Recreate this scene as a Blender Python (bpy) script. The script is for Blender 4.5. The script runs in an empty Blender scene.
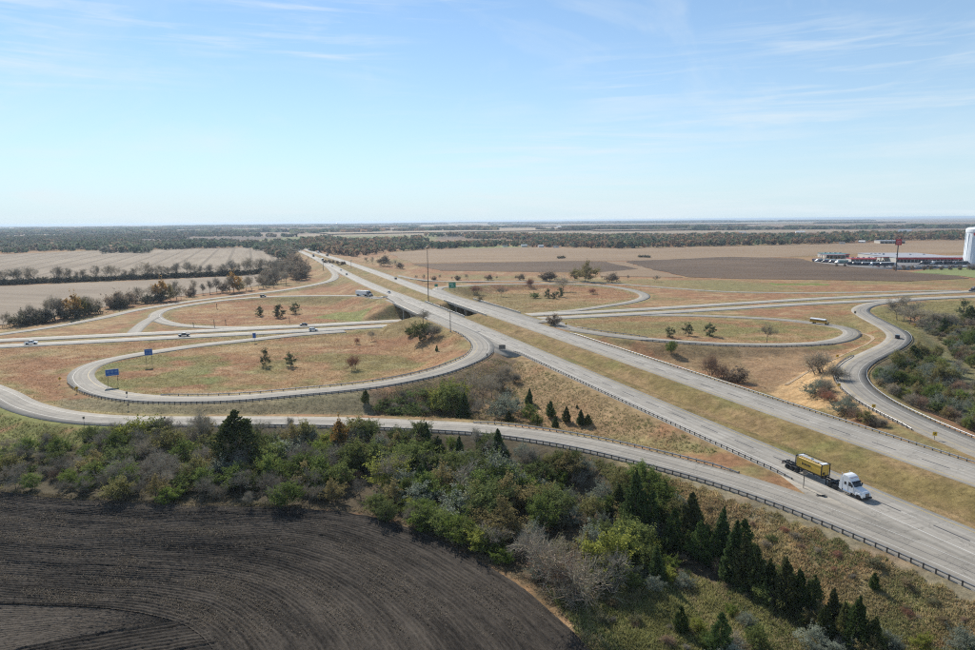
import bpy, bmesh, math, random
import numpy as np
from mathutils import Matrix, Vector

random.seed(7)
RNG = np.random.default_rng(11)
SC = bpy.context.scene
COL = SC.collection

# ------------------------------------------------------------------ camera
CAM_H = 60.0
PITCH = math.radians(9.15)      # looking slightly down
ROLL = math.radians(0.49)
FPX = 650.0                     # focal length in pixels of a 975 px wide picture (24 mm on 36 mm)
cam_data = bpy.data.cameras.new('camera')
cam_data.lens = 24.0
cam_data.sensor_width = 36.0
cam_data.clip_start = 1.0
cam_data.clip_end = 90000.0
cam = bpy.data.objects.new('camera', cam_data)
COL.objects.link(cam)
cr_, sr_, cp_, sp_ = math.cos(ROLL), math.sin(ROLL), math.cos(PITCH), math.sin(PITCH)
AX = Vector((cr_, -sr_ * sp_, -sr_ * cp_))
AY = Vector((sr_, cr_ * sp_, cr_ * cp_))
AZ = AX.cross(AY)
cam.matrix_world = Matrix(((AX.x, AY.x, AZ.x, 0), (AX.y, AY.y, AZ.y, 0), (AX.z, AY.z, AZ.z, CAM_H), (0, 0, 0, 1)))
SC.camera = cam

# ------------------------------------------------------------------ sun and sky
SUN_AZ = math.radians(-26.0)    # clockwise from +Y
SUN_EL = math.radians(36.0)
CLOUD_SEED = 50.0
HAZE_DENSITY = 6.0e-5
world = bpy.data.worlds.new('World')
SC.world = world
world.use_nodes = True
wn, wl = world.node_tree.nodes, world.node_tree.links
wn.clear()
w_out = wn.new('ShaderNodeOutputWorld')
w_bg = wn.new('ShaderNodeBackground')
w_sky = wn.new('ShaderNodeTexSky')
w_sky.sky_type = 'NISHITA'
w_sky.sun_disc = False
w_sky.sun_elevation = SUN_EL
w_sky.sun_rotation = SUN_AZ
w_sky.altitude = 200.0
w_sky.air_density = 1.0
w_sky.dust_density = 0.0
w_sky.ozone_density = 2.0
w_bg.inputs['Strength'].default_value = 0.100
# thin cirrus: the direction is projected to a high plane, stretched noise gives the streaks
w_tc = wn.new('ShaderNodeTexCoord')
w_sep = wn.new('ShaderNodeSeparateXYZ')
wl.new(w_tc.outputs['Generated'], w_sep.inputs[0])


def wmath(op, a, b=None, c=None):
    n = wn.new('ShaderNodeMath')
    n.operation = op
    for i, v in enumerate((a, b, c)):
        if v is None:
            continue
        if isinstance(v, (int, float)):
            n.inputs[i].default_value = v
        else:
            wl.new(v, n.inputs[i])
    return n.outputs[0]


az_ = wmath('ARCTAN2', w_sep.outputs['X'], w_sep.outputs['Y'])
el_ = wmath('ARCSINE', w_sep.outputs['Z'])


def cloud_layer(su, sv, off, lo, hi, detail=5.0, slope=0.0, dist=0.6, rough=0.58):
    """streaked noise over azimuth and elevation"""
    cmb = wn.new('ShaderNodeCombineXYZ')
    ve = wmath('ADD', el_, wmath('MULTIPLY', az_, slope))
    wl.new(wmath('MULTIPLY', az_, su), cmb.inputs[0])
    wl.new(wmath('MULTIPLY', ve, sv), cmb.inputs[1])
    cmb.inputs[2].default_value = off
    nz = wn.new('ShaderNodeTexNoise')
    nz.inputs['Scale'].default_value = 1.0
    nz.inputs['Detail'].default_value = detail
    nz.inputs['Roughness'].default_value = rough
    nz.inputs['Distortion'].default_value = dist
    wl.new(cmb.outputs[0], nz.inputs['Vector'])
    mr = wn.new('ShaderNodeMapRange')
    mr.inputs['From Min'].default_value = lo
    mr.inputs['From Max'].default_value = hi
    wl.new(nz.outputs['Fac'], mr.inputs['Value'])
    mr.clamp = True
    return mr.outputs[0]


c1 = cloud_layer(2.2, 30.0, CLOUD_SEED, 0.50, 0.74, slope=0.02, dist=0.9)
c2 = cloud_layer(5.0, 75.0, CLOUD_SEED + 4.1, 0.50, 0.76, slope=-0.015, dist=0.7)
c4 = cloud_layer(1.6, 6.0, CLOUD_SEED + 9.3, 0.38, 0.54, detail=2.0)
c3 = cloud_layer(3.0, 5.0, CLOUD_SEED + 21.3, 0.50, 0.82, dist=1.6, rough=.62)
cov = wmath('MINIMUM', wmath('ADD', wmath('MULTIPLY', wmath('ADD', wmath('MULTIPLY', c1, 0.70), wmath('MULTIPLY', c2, 0.42)), c4), wmath('MULTIPLY', c3, 0.34)), 0.7)
w_cl = wn.new('ShaderNodeMixRGB')
w_cl.blend_type = 'MIX'
wl.new(cov, w_cl.inputs['Fac'])
# pale haze layer low in the sky, the same all round
w_hz = wn.new('ShaderNodeMixRGB')
zc = wmath('MAXIMUM', w_sep.outputs['Z'], 0.0)
wl.new(wmath('MULTIPLY', wmath('POWER', 2.718, wmath('MULTIPLY', zc, -5.5)), 0.92), w_hz.inputs['Fac'])
w_tint = wn.new('ShaderNodeMixRGB')
w_tint.blend_type = 'MULTIPLY'
w_tint.inputs['Fac'].default_value = 1.0
wl.new(w_sky.outputs[0], w_tint.inputs['Color1'])
w_tint.inputs['Color2'].default_value = (0.86, 1.0, 1.08, 1)
wl.new(w_tint.outputs[0], w_hz.inputs['Color1'])
w_hz.inputs['Color2'].default_value = (5.2, 6.5, 7.5, 1)
wl.new(w_hz.outputs[0], w_cl.inputs['Color1'])
w_cl.inputs['Color2'].default_value = (6.7, 7.35, 7.8, 1)
wl.new(w_cl.outputs[0], w_bg.inputs['Color'])
wl.new(w_bg.outputs[0], w_out.inputs['Surface'])

sun_data = bpy.data.lights.new('sun', 'SUN')
sun_data.energy = 5.0
sun_data.angle = math.radians(0.53)
sun_data.color = (1.0, 0.935, 0.83)
sun = bpy.data.objects.new('sun', sun_data)
COL.objects.link(sun)
sdir = Vector((math.sin(SUN_AZ) * math.cos(SUN_EL), math.cos(SUN_AZ) * math.cos(SUN_EL), math.sin(SUN_EL)))
sun.rotation_euler = (-sdir).to_track_quat('-Z', 'Y').to_euler()
sun.location = (0, 0, 120)

SC.view_settings.view_transform = 'Standard'
SC.view_settings.look = 'None'
SC.view_settings.exposure = 0.28
SC.view_settings.gamma = 1.0
SC.view_settings.use_curve_mapping = False
try:
    SC.cycles.max_bounces = 6
    SC.cycles.transparent_max_bounces = 8
    SC.cycles.volume_bounces = 0
    SC.cycles.use_denoising = False
    SC.cycles.filter_width = 1.15
    SC.cycles.sample_clamp_indirect = 4.0
except Exception:
    pass


# ------------------------------------------------------------------ survey helpers: a sight line from the drone to a point of the land
def ray(px, py):
    a = (px - 487.5) / FPX
    b = (325.0 - py) / FPX
    a2 = a * cr_ + b * sr_
    b2 = -a * sr_ + b * cr_
    return np.array([a2, cp_ + b2 * sp_, -sp_ + b2 * cp_])


def at(px, py, z=0.0):
    d = ray(px, py)
    t = (z - CAM_H) / d[2]
    return np.array([d[0] * t, d[1] * t, z])


def sight_y(p):
    v = Vector((p[0], p[1], p[2] - CAM_H))
    return 325.0 + FPX * v.dot(AY) / v.dot(AZ)


def height_for(g, ytop):
    lo, hi = 0.0, 90.0
    for _ in range(30):
        m = (lo + hi) / 2
        if sight_y((g[0], g[1], g[2] + m)) > ytop:
            lo = m
        else:
            hi = m
    return m


def hash2(ix, iy, seed):
    h = (ix.astype(np.int64) * 374761393 + iy.astype(np.int64) * 668265263 + seed * 974711) & 0x7fffffff
    h = ((h ^ (h >> 13)) * 1274126177) & 0x7fffffff
    h = h ^ (h >> 16)
    return (h & 0xffff) / 65535.0


def vnoise(x, y, sc, seed=0):
    x = np.asarray(x, float) / sc
    y = np.asarray(y, float) / sc
    ix, iy = np.floor(x), np.floor(y)
    fx, fy = x - ix, y - iy
    fx, fy = fx * fx * (3 - 2 * fx), fy * fy * (3 - 2 * fy)
    a, b = hash2(ix, iy, seed), hash2(ix + 1, iy, seed)
    c, d = hash2(ix, iy + 1, seed), hash2(ix + 1, iy + 1, seed)
    return (a * (1 - fx) + b * fx) * (1 - fy) + (c * (1 - fx) + d * fx) * fy


def fbm(x, y, sc, seed=0, oct=3):
    s, t, a = 0, 0, 1.0
    for k in range(oct):
        s = s + a * vnoise(x, y, sc / 2 ** k, seed + 17 * k)
        t += a
        a *= 0.55
    return s / t


def smooth(e0, e1, x):
    t = np.clip((np.asarray(x, float) - e0) / (e1 - e0), 0, 1)
    return t * t * (3 - 2 * t)


# ------------------------------------------------------------------ mesh helpers
def new_mesh(name, verts, faces, mat=None, uvs=None, cols=None, smooth_sh=False):
    me = bpy.data.meshes.new(name)
    verts = np.asarray(verts, np.float32)
    faces = np.asarray(faces, np.int32)
    n, k = faces.shape
    me.vertices.add(len(verts))
    me.vertices.foreach_set('co', verts.ravel())
    me.loops.add(n * k)
    me.loops.foreach_set('vertex_index', faces.ravel())
    me.polygons.add(n)
    me.polygons.foreach_set('loop_start', np.arange(0, n * k, k, dtype=np.int32))
    me.polygons.foreach_set('loop_total', np.full(n, k, np.int32))
    if smooth_sh:
        me.polygons.foreach_set('use_smooth', np.ones(n, bool))
    if uvs is not None:
        ul = me.uv_layers.new(name='UVMap')
        ul.data.foreach_set('uv', np.asarray(uvs, np.float32)[faces.ravel()].ravel())
    if cols is not None:
        ca = me.color_attributes.new('Col', 'FLOAT_COLOR', 'POINT')
        c = np.ones((len(verts), 4), np.float32)
        c[:, :3] = cols
        ca.data.foreach_set('color', c.ravel())
    me.update(calc_edges=True)
    me.validate()
    if mat is not None:
        me.materials.append(mat)
    return me


def link(name, data, parent=None, kind=None, label=None, cat=None, group=None, loc=None, rotz=None):
    o = bpy.data.objects.new(name, data)
    COL.objects.link(o)
    if parent is not None:
        o.parent = parent
    if kind:
        o['kind'] = kind
    if label:
        o['label'] = label
    if cat:
        o['category'] = cat
    if group:
        o['group'] = group
    if loc is not None:
        o.location = [float(v) for v in loc]
    if rotz is not None:
        o.rotation_euler = (0, 0, rotz)
    return o


class Shape:
    """collects boxes, tubes, prisms; build() links one mesh"""

    def __init__(self):
        self.bm = bmesh.new()

    def box(self, c, s, rot=None, bevel=0.0):
        r = bmesh.ops.create_cube(self.bm, size=1.0)
        vs = r['verts']
        m = Matrix.Diagonal((s[0], s[1], s[2], 1))
        if rot is not None:
            m = rot.to_4x4() @ m
        m = Matrix.Translation(c) @ m
        bmesh.ops.transform(self.bm, matrix=m, verts=vs)
        if bevel > 0:
            es = list({e for v in vs for e in v.link_edges})
            bmesh.ops.bevel(self.bm, geom=es, offset=bevel, segments=2, affect='EDGES', profile=0.5)
        return self

    def tube(self, p, q, r0, r1=None, seg=8, caps=True):
        p, q = Vector(p), Vector(q)
        r1 = r0 if r1 is None else r1
        d = q - p
        res = bmesh.ops.create_cone(self.bm, cap_ends=caps, segments=seg, radius1=r0, radius2=r1, depth=d.length)
        m = Matrix.Translation((p + q) / 2) @ d.to_track_quat('Z', 'Y').to_matrix().to_4x4()
        bmesh.ops.transform(self.bm, matrix=m, verts=res['verts'])
        return self

    def prism(self, prof, x0, x1, axis='x', bevel=0.0):
        """prof: (a,b) outline in the plane across the axis"""
        def mk(t, a, b):
            return (t, a, b) if axis == 'x' else ((a, t, b) if axis == 'y' else (a, b, t))
        v0 = [self.bm.verts.new(mk(x0, a, b)) for a, b in prof]
        v1 = [self.bm.verts.new(mk(x1, a, b)) for a, b in prof]
        n = len(prof)
        fs = [self.bm.faces.new(v0), self.bm.faces.new(v1[::-1])]
        for i in range(n):
            fs.append(self.bm.faces.new((v0[i], v1[i], v1[(i + 1) % n], v0[(i + 1) % n])))
        bmesh.ops.recalc_face_normals(self.bm, faces=fs)
        if bevel > 0:
            es = list({e for f in fs for e in f.edges})
            bmesh.ops.bevel(self.bm, geom=es, offset=bevel, segments=2, affect='EDGES', profile=0.5)
        return self

    def quad(self, pts):
        self.bm.faces.new([self.bm.verts.new(p) for p in pts])
        return self

    def lathe(self, prof, seg=16, c=(0, 0, 0), axis='z'):
        rings = []
        for r, h in prof:
            ring = []
            for k in range(seg):
                a = 2 * math.pi * k / seg
                if axis == 'z':
                    p = (c[0] + r * math.cos(a), c[1] + r * math.sin(a), c[2] + h)
                else:
                    p = (c[0] + r * math.cos(a), c[1] + h, c[2] + r * math.sin(a))
                ring.append(self.bm.verts.new(p))
            rings.append(ring)
        fs = []
        for a, b in zip(rings, rings[1:]):
            for k in range(seg):
                fs.append(self.bm.faces.new((a[k], a[(k + 1) % seg], b[(k + 1) % seg], b[k])))
        fs.append(self.bm.faces.new(rings[0][::-1]))
        fs.append(self.bm.faces.new(rings[-1]))
        bmesh.ops.recalc_face_normals(self.bm, faces=fs)
        return self

    def mesh(self, name, mat, sm=False):
        me = bpy.data.meshes.new(name)
        self.bm.to_mesh(me)
        self.bm.free()
        me.materials.append(mat)
        if sm:
            for p in me.polygons:
                p.use_smooth = True
        return me

    def build(self, name, mat, parent=None, sm=False, **kw):
        return link(name, self.mesh(name, mat, sm), parent, **kw)


def copy_tree(o, parent=None):
    c = o.copy()
    COL.objects.link(c)
    c.parent = parent
    for ch in o.children:
        copy_tree(ch, c)
    return c


# ------------------------------------------------------------------ materials
def material(name):
    m = bpy.data.materials.new(name)
    m.use_nodes = True
    nt = m.node_tree
    return m, nt, nt.nodes, nt.links, nt.nodes['Principled BSDF']


def plain(name, col, rough=0.6, metal=0.0, coat=0.0, spec=0.5, vary=0.0, scale=3.0):
    m, nt, N, L, b = material(name)
    b.inputs['Base Color'].default_value = (*col, 1)
    b.inputs['Roughness'].default_value = rough
    b.inputs['Metallic'].default_value = metal
    b.inputs['Coat Weight'].default_value = coat
    b.inputs['Specular IOR Level'].default_value = spec
    if vary > 0:
        tc = N.new('ShaderNodeTexCoord')
        nz = N.new('ShaderNodeTexNoise')
        nz.inputs['Scale'].default_value = scale
        nz.inputs['Detail'].default_value = 4
        L.new(tc.outputs['Object'], nz.inputs['Vector'])
        mx = N.new('ShaderNodeMixRGB')
        mx.inputs['Color1'].default_value = (*[c * (1 - vary) for c in col], 1)
        mx.inputs['Color2'].default_value = (*[min(1, c * (1 + vary)) for c in col], 1)
        L.new(nz.outputs['Fac'], mx.inputs['Fac'])
        L.new(mx.outputs[0], b.inputs['Base Color'])
    return m


def node(N, t, **kw):
    n = N.new(t)
    for k, v in kw.items():
        setattr(n, k, v)
    return n


def ground_material():
    m, nt, N, L, b = material('rough_grass')
    at_ = node(N, 'ShaderNodeAttribute', attribute_name='Col')
    geo = N.new('ShaderNodeNewGeometry')
    n1 = N.new('ShaderNodeTexNoise')
    n1.inputs['Scale'].default_value = 0.55
    n1.inputs['Detail'].default_value = 8
    n1.inputs['Roughness'].default_value = 0.8
    n2 = N.new('ShaderNodeTexNoise')
    n2.inputs['Scale'].default_value = 0.16
    n2.inputs['Detail'].default_value = 5
    n2.inputs['Roughness'].default_value = 0.65
    for n in (n1, n2):
        L.new(geo.outputs['Position'], n.inputs['Vector'])
    r1 = N.new('ShaderNodeMapRange')
    r1.inputs['From Min'].default_value = 0.25
    r1.inputs['From Max'].default_value = 0.75
    r1.inputs['To Min'].default_value = 0.42
    r1.inputs['To Max'].default_value = 1.55
    L.new(n1.outputs['Fac'], r1.inputs['Value'])
    r2 = N.new('ShaderNodeMapRange')
    r2.inputs['From Min'].default_value = 0.3
    r2.inputs['From Max'].default_value = 0.7
    r2.inputs['To Min'].default_value = 0.70
    r2.inputs['To Max'].default_value = 1.28
    L.new(n2.outputs['Fac'], r2.inputs['Value'])
    mm = node(N, 'ShaderNodeMath', operation='MULTIPLY')
    L.new(r1.outputs[0], mm.inputs[0])
    L.new(r2.outputs[0], mm.inputs[1])
    vm = node(N, 'ShaderNodeVectorMath', operation='SCALE')
    L.new(at_.outputs['Color'], vm.inputs[0])
    L.new(mm.outputs[0], vm.inputs['Scale'])
    L.new(vm.outputs[0], b.inputs['Base Color'])
    b.inputs['Roughness'].default_value = 0.95
    b.inputs['Specular IOR Level'].default_value = 0.1
    bp = N.new('ShaderNodeBump')
    bp.inputs['Strength'].default_value = 0.7
    bp.inputs['Distance'].default_value = 0.5
    L.new(n1.outputs['Fac'], bp.inputs['Height'])
    L.new(bp.outputs[0], b.inputs['Normal'])
    return m


def field_material(name, c1, c2, row=0.0, row_dark=0.75, rot=0.0, sx=0.02, sy=0.004, big=0.004, streak=0.5):
    """crop stubble or tilled soil: stretched noise along the rows plus large soil patches"""
    m, nt, N, L, b = material(name)
    geo = N.new('ShaderNodeNewGeometry')
    mp = N.new('ShaderNodeMapping')
    mp.inputs['Rotation'].default_value = (0, 0, rot)
    L.new(geo.outputs['Position'], mp.inputs['Vector'])
    st = N.new('ShaderNodeMapping')
    st.inputs['Scale'].default_value = (sx, sy, 1)
    L.new(mp.outputs[0], st.inputs['Vector'])
    n1 = N.new('ShaderNodeTexNoise')
    n1.inputs['Scale'].default_value = 1.0
    n1.inputs['Detail'].default_value = 7
    n1.inputs['Roughness'].default_value = 0.68
    L.new(st.outputs[0], n1.inputs['Vector'])
    n2 = N.new('ShaderNodeTexNoise')
    n2.inputs['Scale'].default_value = big
    n2.inputs['Detail'].default_value = 4
    L.new(geo.outputs['Position'], n2.inputs['Vector'])
    ad = node(N, 'ShaderNodeMath', operation='MULTIPLY_ADD')
    L.new(n1.outputs['Fac'], ad.inputs[0])
    ad.inputs[1].default_value = streak
    ad2 = node(N, 'ShaderNodeMath', operation='MULTIPLY')
    L.new(n2.outputs['Fac'], ad2.inputs[0])
    ad2.inputs[1].default_value = 1 - streak
    L.new(ad2.outputs[0], ad.inputs[2])
    mr = N.new('ShaderNodeMapRange')
    mr.inputs['From Min'].default_value = 0.36
    mr.inputs['From Max'].default_value = 0.62
    L.new(ad.outputs[0], mr.inputs['Value'])
    mx = N.new('ShaderNodeMixRGB')
    mx.inputs['Color1'].default_value = (*c1, 1)
    mx.inputs['Color2'].default_value = (*c2, 1)
    L.new(mr.outputs[0], mx.inputs['Fac'])
    out = mx.outputs[0]
    if row > 0:
        sp = N.new('ShaderNodeSeparateXYZ')
        L.new(mp.outputs[0], sp.inputs[0])
        q = node(N, 'ShaderNodeMath', operation='DIVIDE')
        L.new(sp.outputs['X'], q.inputs[0])
        q.inputs[1].default_value = row
        fr = node(N, 'ShaderNodeMath', operation='FRACT')
        L.new(q.outputs[0], fr.inputs[0])
        lt = node(N, 'ShaderNodeMath', operation='LESS_THAN')
        L.new(fr.outputs[0], lt.inputs[0])
        lt.inputs[1].default_value = 0.16
        ds = node(N, 'ShaderNodeMath', operation='MULTIPLY')
        L.new(lt.outputs[0], ds.inputs[0])
        L.new(n1.outputs['Fac'], ds.inputs[1])
        m2 = N.new('ShaderNodeMixRGB')
        L.new(ds.outputs[0], m2.inputs['Fac'])
        L.new(out, m2.inputs['Color1'])
        m2.inputs['Color2'].default_value = (*[c * row_dark for c in c1], 1)
        out = m2.outputs[0]
    L.new(out, b.inputs['Base Color'])
    b.inputs['Roughness'].default_value = 0.95
    b.inputs['Specular IOR Level'].default_value = 0.1
    return m


def pavement_material(name, c, warm=0.0, track=0.25, tone=1.0):
    """worn concrete: u = metres along, v = metres across"""
    m, nt, N, L, b = material(name)
    uv = node(N, 'ShaderNodeUVMap', uv_map='UVMap')
    sp = N.new('ShaderNodeSeparateXYZ')
    L.new(uv.outputs[0], sp.inputs[0])
    mp = N.new('ShaderNodeMapping')
    mp.inputs['Scale'].default_value = (0.03, 1.1, 1)
    L.new(uv.outputs[0], mp.inputs['Vector'])
    n1 = N.new('ShaderNodeTexNoise')
    n1.inputs['Scale'].default_value = 1.0
    n1.inputs['Detail'].default_value = 5
    n1.inputs['Roughness'].default_value = 0.6
    L.new(mp.outputs[0], n1.inputs['Vector'])
    n2 = N.new('ShaderNodeTexNoise')
    n2.inputs['Scale'].default_value = 0.25
    n2.inputs['Detail'].default_value = 7
    n2.inputs['Roughness'].default_value = 0.7
    L.new(uv.outputs[0], n2.inputs['Vector'])
    # slabs of slightly different tone, 4.6 m long
    q = node(N, 'ShaderNodeMath', operation='DIVIDE')
    L.new(sp.outputs['X'], q.inputs[0])
    q.inputs[1].default_value = 4.6
    fl = node(N, 'ShaderNodeMath', operation='FLOOR')
    L.new(q.outputs[0], fl.inputs[0])
    qv = node(N, 'ShaderNodeMath', operation='DIVIDE')
    L.new(sp.outputs['Y'], qv.inputs[0])
    qv.inputs[1].default_value = 3.66
    fv = node(N, 'ShaderNodeMath', operation='FLOOR')
    L.new(qv.outputs[0], fv.inputs[0])
    cb = N.new('ShaderNodeCombineXYZ')
    L.new(fl.outputs[0], cb.inputs[0])
    L.new(fv.outputs[0], cb.inputs[1])
    wnz = N.new('ShaderNodeTexWhiteNoise')
    L.new(cb.outputs[0], wnz.inputs['Vector'])
    fr = node(N, 'ShaderNodeMath', operation='FRACT')
    L.new(q.outputs[0], fr.inputs[0])
    jt = node(N, 'ShaderNodeMath', operation='LESS_THAN')
    L.new(fr.outputs[0], jt.inputs[0])
    jt.inputs[1].default_value = 0.018
    # total tone
    s = node(N, 'ShaderNodeMath', operation='MULTIPLY_ADD')
    L.new(n1.outputs['Fac'], s.inputs[0])
    s.inputs[1].default_value = track * 2
    s.inputs[2].default_value = 1.0 - track
    s2 = node(N, 'ShaderNodeMath', operation='MULTIPLY_ADD')
    L.new(n2.outputs['Fac'], s2.inputs[0])
    s2.inputs[1].default_value = 0.5
    s2.inputs[2].default_value = 0.75
    s3 = node(N, 'ShaderNodeMath', operation='MULTIPLY_ADD')
    L.new(wnz.outputs['Value'], s3.inputs[0])
    s3.inputs[1].default_value = 0.17
    s3.inputs[2].default_value = 0.915
    s4 = node(N, 'ShaderNodeMath', operation='MULTIPLY_ADD')
    L.new(jt.outputs[0], s4.inputs[0])
    s4.inputs[1].default_value = -0.3
    s4.inputs[2].default_value = 1.0
    wp = node(N, 'ShaderNodeMath', operation='MULTIPLY_ADD')
    L.new(sp.outputs['Y'], wp.inputs[0])
    wp.inputs[1].default_value = 2 * math.pi / 1.83
    wp.inputs[2].default_value = .6
    wc = node(N, 'ShaderNodeMath', operation='COSINE')
    L.new(wp.outputs[0], wc.inputs[0])
    s5 = node(N, 'ShaderNodeMath', operation='MULTIPLY_ADD')
    L.new(wc.outputs[0], s5.inputs[0])
    s5.inputs[1].default_value = -.055
    s5.inputs[2].default_value = .955
    gt = node(N, 'ShaderNodeMath', operation='GREATER_THAN')
    L.new(wnz.outputs['Value'], gt.inputs[0])
    gt.inputs[1].default_value = .955
    s6 = node(N, 'ShaderNodeMath', operation='MULTIPLY_ADD')
    L.new(gt.outputs[0], s6.inputs[0])
    s6.inputs[1].default_value = -.2
    s6.inputs[2].default_value = 1.0
    n3 = N.new('ShaderNodeTexNoise')
    n3.inputs['Scale'].default_value = .11
    n3.inputs['Detail'].default_value = 6
    n3.inputs['Roughness'].default_value = .62
    n3.inputs['Distortion'].default_value = .8
    L.new(uv.outputs[0], n3.inputs['Vector'])
    sb = node(N, 'ShaderNodeMath', operation='SUBTRACT')
    L.new(n3.outputs['Fac'], sb.inputs[0])
    sb.inputs[1].default_value = .5
    ab = node(N, 'ShaderNodeMath', operation='ABSOLUTE')
    L.new(sb.outputs[0], ab.inputs[0])
    ck = node(N, 'ShaderNodeMath', operation='LESS_THAN')
    L.new(ab.outputs[0], ck.inputs[0])
    ck.inputs[1].default_value = .0045
    s7 = node(N, 'ShaderNodeMath', operation='MULTIPLY_ADD')
    L.new(ck.outputs[0], s7.inputs[0])
    s7.inputs[1].default_value = -.32
    s7.inputs[2].default_value = 1.0
    out = s.outputs[0]
    for x in (s2, s3, s4, s5, s6, s7):
        mu = node(N, 'ShaderNodeMath', operation='MULTIPLY')
        L.new(out, mu.inputs[0])
        L.new(x.outputs[0], mu.inputs[1])
        out = mu.outputs[0]
    vm = node(N, 'ShaderNodeVectorMath', operation='SCALE')
    vm.inputs[0].default_value = (c[0] * tone, c[1] * tone, c[2] * tone)
    L.new(out, vm.inputs['Scale'])
    L.new(vm.outputs[0], b.inputs['Base Color'])
    b.inputs['Roughness'].default_value = 0.85
    b.inputs['Specular IOR Level'].default_value = 0.3
    return m


M = {}
M['grass'] = ground_material()
M['concrete'] = pavement_material('worn_concrete', (0.328, 0.303, 0.263), track=.42)
M['ramp'] = pavement_material('ramp_concrete', (0.278, 0.255, 0.218), track=.38)
M['cross'] = pavement_material('cross_road_concrete', (0.325, 0.303, 0.265), track=.36)
M['asphalt'] = pavement_material('grey_asphalt', (0.23, 0.22, 0.215))
M['white_paint'] = plain('road_white_paint', (0.50, 0.485, 0.445), 0.7, vary=0.2, scale=0.6)
M['yellow_paint'] = plain('road_yellow_paint', (0.45, 0.33, 0.10), 0.7, vary=0.2, scale=0.6)
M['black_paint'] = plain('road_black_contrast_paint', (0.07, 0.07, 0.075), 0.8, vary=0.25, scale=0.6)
M['steel'] = plain('galvanised_steel', (0.33, 0.335, 0.345), 0.45, 0.5, vary=0.15, scale=0.7)
M['post'] = plain('weathered_timber_post', (0.09, 0.08, 0.07), 0.9, vary=0.3, scale=4)
M['dark_steel'] = plain('dark_weathered_steel', (0.075, 0.065, 0.06), 0.6, 0.4, vary=0.2)
M['bridge'] = plain('bridge_concrete', (0.34, 0.33, 0.30), 0.85, vary=0.2, scale=0.4)
M['girder'] = plain('bridge_girder_steel', (0.10, 0.12, 0.12), 0.6, 0.3, vary=0.2)


# ------------------------------------------------------------------ road alignments
def catmull(P, step=3.0):
    P = np.asarray(P, float)
    Q = [2 * P[0] - P[1]] + list(P) + [2 * P[-1] - P[-2]]
    out = []
    for i in range(1, len(Q) - 2):
        p0, p1, p2, p3 = Q[i - 1], Q[i], Q[i + 1], Q[i + 2]
        d = np.linalg.norm(p2 - p1)
        t0, t1 = 0.0, max(np.linalg.norm((p1 - p0)[:2]), .1) ** .5
        t2 = t1 + max(np.linalg.norm((p2 - p1)[:2]), .1) ** .5
        t3 = t2 + max(np.linalg.norm((p3 - p2)[:2]), .1) ** .5
        n = max(2, int(d / step))
        for k in range(n):
            t = t1 + (t2 - t1) * k / n
            a1 = (t1 - t) / (t1 - t0) * p0 + (t - t0) / (t1 - t0) * p1
            a2 = (t2 - t) / (t2 - t1) * p1 + (t - t1) / (t2 - t1) * p2
            a3 = (t3 - t) / (t3 - t2) * p2 + (t - t2) / (t3 - t2) * p3
            b1 = (t2 - t) / (t2 - t0) * a1 + (t - t0) / (t2 - t0) * a2
            b2 = (t3 - t) / (t3 - t1) * a2 + (t - t1) / (t3 - t1) * a3
            out.append((t2 - t) / (t2 - t1) * b1 + (t - t1) / (t2 - t1) * b2)
    out.append(P[-1])
    out = np.array(out)
    for _ in range(3):
        out[1:-1] = (out[:-2] + 2 * out[1:-1] + out[2:]) / 4
    return out


AZM = math.radians(-21.93)
MU = np.array([math.sin(AZM), math.cos(AZM)])       # along the motorway, away from the drone
MN = np.array([math.cos(AZM), -math.sin(AZM)])      # across it
MS = np.array([-400, -100, 0, 150, 250, 350, 450, 700, 1100.])
MZ = np.array([5, 5, 5.5, 6.2, 7.2, 8, 7.6, 4.5, 1.5])


def mz(s):
    return float(np.interp(s, MS, MZ))


def main_at(s, n, dz=0.0):
    p = MU * s + MN * n
    return np.array([p[0], p[1], mz(s) + dz])


def pix(lst):
    return [at(*p) for p in lst]


near_pts = [main_at(s, 112.7) for s in (-90, -30, 30, 90, 150, 210, 270, 330, 390, 450, 500)] + pix([
    (363, 281.8, 6.0), (346.4, 273.6, 4.4), (329.8, 264.9, 3.2), (313, 256.6, 2), (300, 251, 1.6), (291, 246.9, 1.5), (281, 244.2, 1.5)])
far_pts = [main_at(-90, 144), main_at(-30, 144), main_at(30, 144), main_at(90, 143.8), main_at(150, 143.3), main_at(210, 142.4), main_at(270, 141.2),
           main_at(330, 139.8), main_at(390, 139), main_at(450, 139.3)] + pix([
    (396, 279.9, 5.8), (363, 268.0, 3.6), (338, 259.6, 2.4), (313, 251.8, 1.8), (299, 247.3, 1.6), (288.5, 243.9, 1.5), (278, 242.1, 1.5)])

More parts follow.
